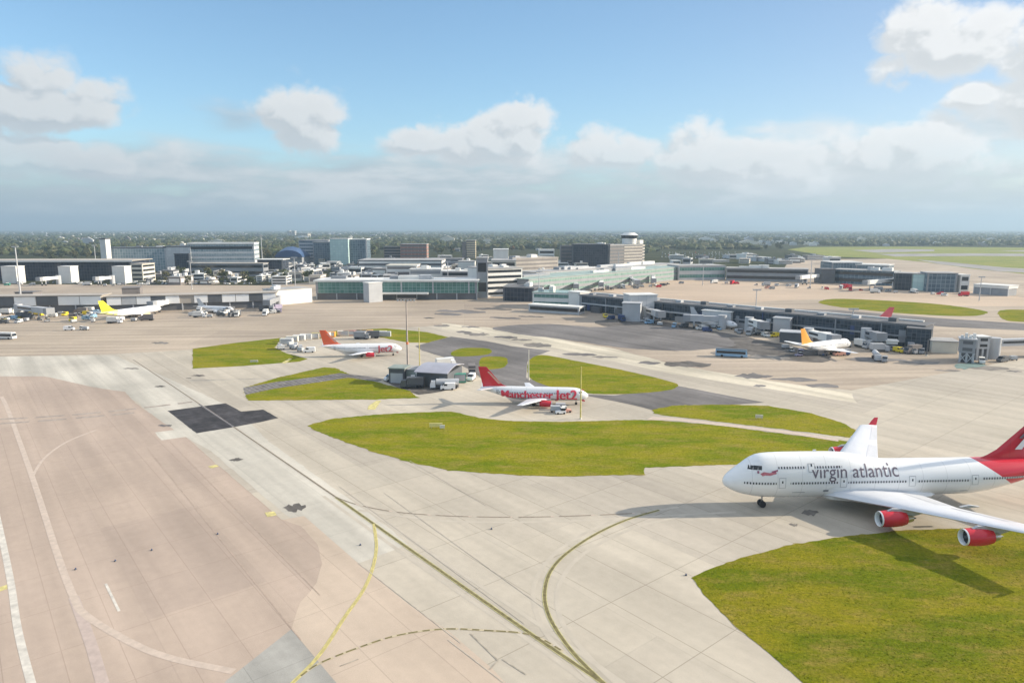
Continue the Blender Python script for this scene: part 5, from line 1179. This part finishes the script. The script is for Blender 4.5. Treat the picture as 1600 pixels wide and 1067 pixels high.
# signs and lights
def sign(label, u, v, w, h, m, rot=0):
    t = thing('guidance_sign', label, 'sign', P(u, v) + Vector((0, 0, .06)), R(rot))
    MB().box(-w / 2, -.12, .35, w / 2, .12, .35 + h).build('board', m, t)
    for x in (-w * .35, w * .35): MB().box(x - .06, -.06, 0, x + .06, .06, .352).build('leg', GALV, t)
sign('yellow guidance sign on the lawn in front of the red tail', 681, 669, 3.4, 1.0, M('sign_yellow', (.80, .70, .28), .5, .1, 2), 5)
sign('smaller pale guidance sign right of the yellow one on the lawn', 691, 671, 1.3, .8, OFFW, 5)
sign('pale guidance sign on the strip lawn beside the far wing', 1186, 655, 2.0, .9, CREAM, -10)
sign('pale green guidance sign on the far left lawn', 397, 567, 3.0, .7, CREAM, 5)
def lamp(label, u, v, group=None):
    t = thing('taxiway_light', label, 'taxiway light', P(u, v) + Vector((0, 0, .035)), 0, group)
    MB().tube((0, 0, 0), (0, 0, .14), .2, .16, 12).build('base', DGREY, t); MB().tube((0, 0, .14), (0, 0, .3), .1, .07, 10).build('lens', NAVY, t)
lamp('dark taxiway light on the concrete off the point of the near lawn', 1072, 899)
lamp('dark taxiway light left of the pale yellow curve', 563, 852)
lamp('dark taxiway light on the pink apron, nearer the yellow curve', 340, 835)
lamp('dark taxiway light in the middle of the pink apron', 237, 860)
lamp('dark taxiway light on the pink apron near the bent stripe', 180, 877)
lamp('dark taxiway light beside the bent stripe on the pink apron', 118, 890)
lamp('dark taxiway light on the concrete below the lawn notch', 768, 827)

# ------------------------------------------------------------------ trees and far woodland
def leaf_mat(name, a, b_):
    m = bpy.data.materials.new(name); nt, N, L, b = nodes_of(m)
    tc = N.new('ShaderNodeTexCoord'); n = N.new('ShaderNodeTexNoise'); n.inputs['Scale'].default_value = .35; n.inputs['Detail'].default_value = 5; L.new(tc.outputs['Object'], n.inputs['Vector'])
    r = N.new('ShaderNodeValToRGB'); L.new(n.outputs[0], r.inputs[0]); r.color_ramp.elements[0].position = .35; r.color_ramp.elements[1].position = .65
    r.color_ramp.elements[0].color = (*a, 1); r.color_ramp.elements[1].color = (*b_, 1)
    L.new(r.outputs[0], b.inputs['Base Color']); b.inputs['Roughness'].default_value = .8; b.inputs['Specular IOR Level'].default_value = .2
    return m
LEAF = [leaf_mat('leaf_green', (.045, .06, .022), (.088, .10, .036)), leaf_mat('leaf_olive', (.07, .072, .032), (.12, .112, .05)), leaf_mat('leaf_dark', (.032, .044, .02), (.07, .082, .036)), leaf_mat('leaf_autumn', (.10, .06, .02), (.17, .10, .03))]
BARK = M('bark', (.09, .07, .05), .9, .3, 2)
def tree_proto(seed, leaf, tall=1.0):
    r = random.Random(seed); t = thing('tree', 'tree', 'tree')
    tr = MB(); tr.tube((0, 0, 0), (.1, 0, 4.0 * tall), .38, .24, 7); tr.tube((.1, 0, 4 * tall), (.3, .2, 8 * tall), .24, .08, 6)
    for k in range(5):
        a = r.uniform(0, 6.28); z = r.uniform(2.8, 6) * tall; tr.tube((.1, 0, z), (math.cos(a) * 2.6, math.sin(a) * 2.6, z + r.uniform(1.5, 3)), .14, .05, 5)
    tr.build('trunk', BARK, t)
    cr = MB(); cl = [(Vector((r.gauss(0, 1.7), r.gauss(0, 1.7), r.uniform(4, 10.5) * tall)), r.uniform(1.3, 2.5)) for _ in range(13)]
    for c0, rad in cl:
        for _ in range(44):
            d = Vector((r.gauss(0, 1), r.gauss(0, 1), r.gauss(0, .8))).normalized() * rad * r.uniform(.6, 1.08); p = c0 + d
            n = (d.normalized() + Vector((r.uniform(-.7, .7), r.uniform(-.7, .7), r.uniform(-.3, .9)))).normalized(); a = n.orthogonal().normalized(); b = n.cross(a); s = r.uniform(.35, .75); w = r.uniform(0, 3)
            a2 = a * math.cos(w) + b * math.sin(w); b2 = n.cross(a2)
            cr.add([p + a2 * s, p + b2 * s * .8, p - a2 * s, p - b2 * s * .8], [(0, 1, 2, 3)])
    cr.build('crown', leaf, t)
    return t
TP = [tree_proto(1, LEAF[0]), tree_proto(2, LEAF[1]), tree_proto(3, LEAF[2], 1.15), tree_proto(4, LEAF[0], .85), tree_proto(5, LEAF[1], 1.1), tree_proto(6, LEAF[2], .9), tree_proto(7, LEAF[3], .8)]
tfirst = set()
def trees(label, grp, n, u0, u1, v0, v1, s0=.9, s1=1.5, w=(4, 4, 3, 3, 3, 3, 1)):
    for _ in range(n):
        u, v = rnd.uniform(u0, u1), rnd.uniform(v0, v1); i = rnd.choices(range(7), w)[0]
        p = P(u, v); rz = rnd.uniform(0, 6.28); s = rnd.uniform(s0, s1)
        if i not in tfirst:
            tfirst.add(i); o = TP[i]; o.location = p; o.rotation_euler = (0, 0, rz); o.scale = (s, s, s * rnd.uniform(.85, 1.1)); tag(o, label, 'tree', grp)
        else: dup(TP[i], p, rz, label, grp, (s * rnd.uniform(.9, 1.25), s, s * rnd.uniform(.85, 1.1)))
trees('leafy tree in the wooded belt behind the dark left terminal', 'trees behind the dark left terminal', 70, -120, 162, 381, 410)
trees('leafy tree between the white office block and the mint-faced hotel', 'trees left of the hotel', 34, 402, 474, 378, 412)
trees('leafy tree between the hotel and the sand coloured tower', 'trees right of the hotel', 44, 574, 728, 376, 402)
trees('leafy tree beyond the sand coloured tower and the white cube', 'trees beyond the white cube', 46, 728, 892, 373, 396)
trees('dark tree right of the control tower, beyond the car park', 'trees beyond the car park', 46, 1020, 1260, 372, 393)
trees('tree among the car parks in front of the white office block', 'trees in front of the office block', 22, 225, 500, 428, 446, .7, 1.1, (4, 3, 2, 3, 2, 2, 3))
trees('tree on the far edge of the runway grass', 'trees beyond the runway grass', 28, 1250, 1640, 378, 386)
# standing grass on the lawns
def inside(px, u, v):
    c = False; n = len(px)
    for i in range(n):
        (x0, y0), (x1, y1) = px[i], px[i - 1]
        if (y0 > v) != (y1 > v) and u < (x1 - x0) * (v - y0) / (y1 - y0) + x0: c = not c
    return c
def blade_mat(name, c):
    m = M(name, c, .9, .3, .4, spec=.05); return m
BL = [blade_mat('blade_yellow', (.27, .245, .02)), blade_mat('blade_green', (.18, .20, .014)), blade_mat('blade_straw', (.29, .245, .05)), blade_mat('blade_dark', (.15, .17, .012))]
def tufts(px, n, s0, s1):
    r = random.Random(n); mb = MB(); us = [max(-100, min(1750, q[0])) for q in px]; vs_ = [min(1110, q[1]) for q in px]
    k = 0
    while k < n:
        u, v = r.uniform(min(us), max(us)), min(vs_) + (max(vs_) - min(vs_)) * r.random()
        if not inside(px, u, v): continue
        k += 1; p = P(u, v); q = mnoise.noise(p * .12) + .5 * mnoise.noise(p * .5)
        if q < -.1 and r.random() < .5: continue
        mi = r.choices(range(4), (3 + 4 * max(0, q), 3, 2 * max(0, .4 + q), 1.5 + 3 * max(0, -q)))[0]
        s = r.uniform(s0, s1); a = r.uniform(0, 3.14); dx, dy = math.cos(a) * s, math.sin(a) * s; h = s * r.uniform(.15, .4); l = r.uniform(-.5, .5) * s
        b = len(mb.v); mb.v += [(p.x - dx, p.y - dy, .06), (p.x + dx, p.y + dy, .06), (p.x + dx * .6 - dy * .3 + l, p.y + dy * .6 + l, .06 + h), (p.x - dx * .6 + l, p.y - dy * .6 + dx * .3, .06 + h * .8)]
        mb.f.append((b, b + 1, b + 2, b + 3)); mb.mi.append(mi)
    tag(mb.build('grass_tufts', BL), 'standing grass on the lawn', kind='stuff')
for px, m_ in LAWNS:
    big = m_ is GRASSD
    A_ = abs(sum(P(*px[i]).x * P(*px[i - 1]).y - P(*px[i]).y * P(*px[i - 1]).x for i in range(len(px)))) / 2
    if big: tufts([(min(1700, u), min(1090, v)) for u, v in px], 22000, .06, .13)
    else: tufts(px, int(min(9000, A_ * 1.6)), .08, .18)
# far woodland and suburbs, reading as one mass to the skyline
def woodland():
    r = random.Random(99); mb = MB()
    for i in range(16000):
        dist = 1350 * (15.0 ** r.random()); az = r.uniform(-.78, .78); x, y = dist * math.tan(az) * .92, dist
        if x > 480 + (y - 1000) * .2 and y < 2150: continue
        uu = 800 + FPX * x / y
        if mnoise.noise(Vector((x * .0016, y * .0005, 0))) < -.34: continue
        if y < 1750 and (uu > 1020 or 590 < uu < 900): continue
        if y < 1500 and 880 < uu < 1030: continue
        s = r.uniform(4, 9) * (1 + dist / 5000); h = r.uniform(7, 16)
        k = 6; a0 = r.uniform(0, 6); j = lambda: r.uniform(.7, 1.25)
        ring = lambda rr, z: [(x + math.cos(a0 + 6.283 * q / k) * rr * j() * 1.5, y + math.sin(a0 + 6.283 * q / k) * rr * j(), z * j()) for q in range(k)]
        b = len(mb.v); mb.v += ring(s * .8, .6) + ring(s, h * .5) + ring(s * .55, h * .92) + [(x, y, h)]
        fs = [(b + q, b + (q + 1) % k, b + k + (q + 1) % k, b + k + q) for q in range(k)] + [(b + k + q, b + k + (q + 1) % k, b + 2 * k + (q + 1) % k, b + 2 * k + q) for q in range(k)] + [(b + 2 * k + q, b + 2 * k + (q + 1) % k, b + 3 * k) for q in range(k)]
        mb.f += fs; mb.mi += [r.randrange(3)] * len(fs)
    o = mb.build('woodland', [LEAF[0], LEAF[1], LEAF[2]]); tag(o, 'mass of treetops over the suburbs out to the skyline', kind='stuff')
    hb = MB()
    for i in range(1500):
        dist = 2000 * (5.0 ** r.random()); az = r.uniform(-.78, .78); x, y = dist * math.tan(az) * .92, dist
        if x > 480 + (y - 1000) * .2 and y < 2150: continue
        w, d, h = r.uniform(7, 22), r.uniform(7, 14), r.uniform(5, 9) * (1 + dist / 7000); m = r.choices(range(4), (2, 3, 4, 4))[0]
        if r.random() < .03: w, h = r.uniform(20, 70), r.uniform(10, 30)
        hb.prism_y([(x, 0), (x + w, 0), (x + w, h * .7), (x + w * .5, h), (x, h * .7)], y, y + d, m)
    tag(hb.build('suburb_rooftops', [OFFW, CREAM, BROWNB, LGREY]), 'scattered pale house roofs among the far treetops', kind='stuff')
woodland()
# low hills on the skyline
mb = MB(); vs = []; NX = 90
for i in range(NX + 1):
    x = -30000 + 60000 * i / NX
    h = 90 + 150 * max(0, mnoise.noise(Vector((x * .00013, 2.3, 0)))) + 60 * mnoise.noise(Vector((x * .0005, 7, 0)))
    vs += [(x, 23500, .5), (x, 25500, h * .6), (x, 28000, h), (x, 29800, h * .5)]
mb.add(vs, [(i * 4 + j, i * 4 + 4 + j, i * 4 + 5 + j, i * 4 + 1 + j) for i in range(NX) for j in range(3)])
tag(mb.build('hills', TERR, None, True), kind='structure')

# ------------------------------------------------------------------ haze
hz = MB().box(-31000, -2500, -1, 31000, 31000, 420).build('haze', M('unused_haze_surface', (.5, .5, .5)))
hm = bpy.data.materials.new('haze_air'); hm.use_nodes = True; nt = hm.node_tree; nt.nodes.clear()
pv = nt.nodes.new('ShaderNodeVolumePrincipled'); pv.inputs['Color'].default_value = HAZE_COL; pv.inputs['Density'].default_value = HAZE; pv.inputs['Anisotropy'].default_value = .2
ou = nt.nodes.new('ShaderNodeOutputMaterial'); nt.links.new(pv.outputs[0], ou.inputs['Volume'])
hz.data.materials.clear(); hz.data.materials.append(hm); tag(hz, 'pale air between the airfield and the skyline', kind='stuff')
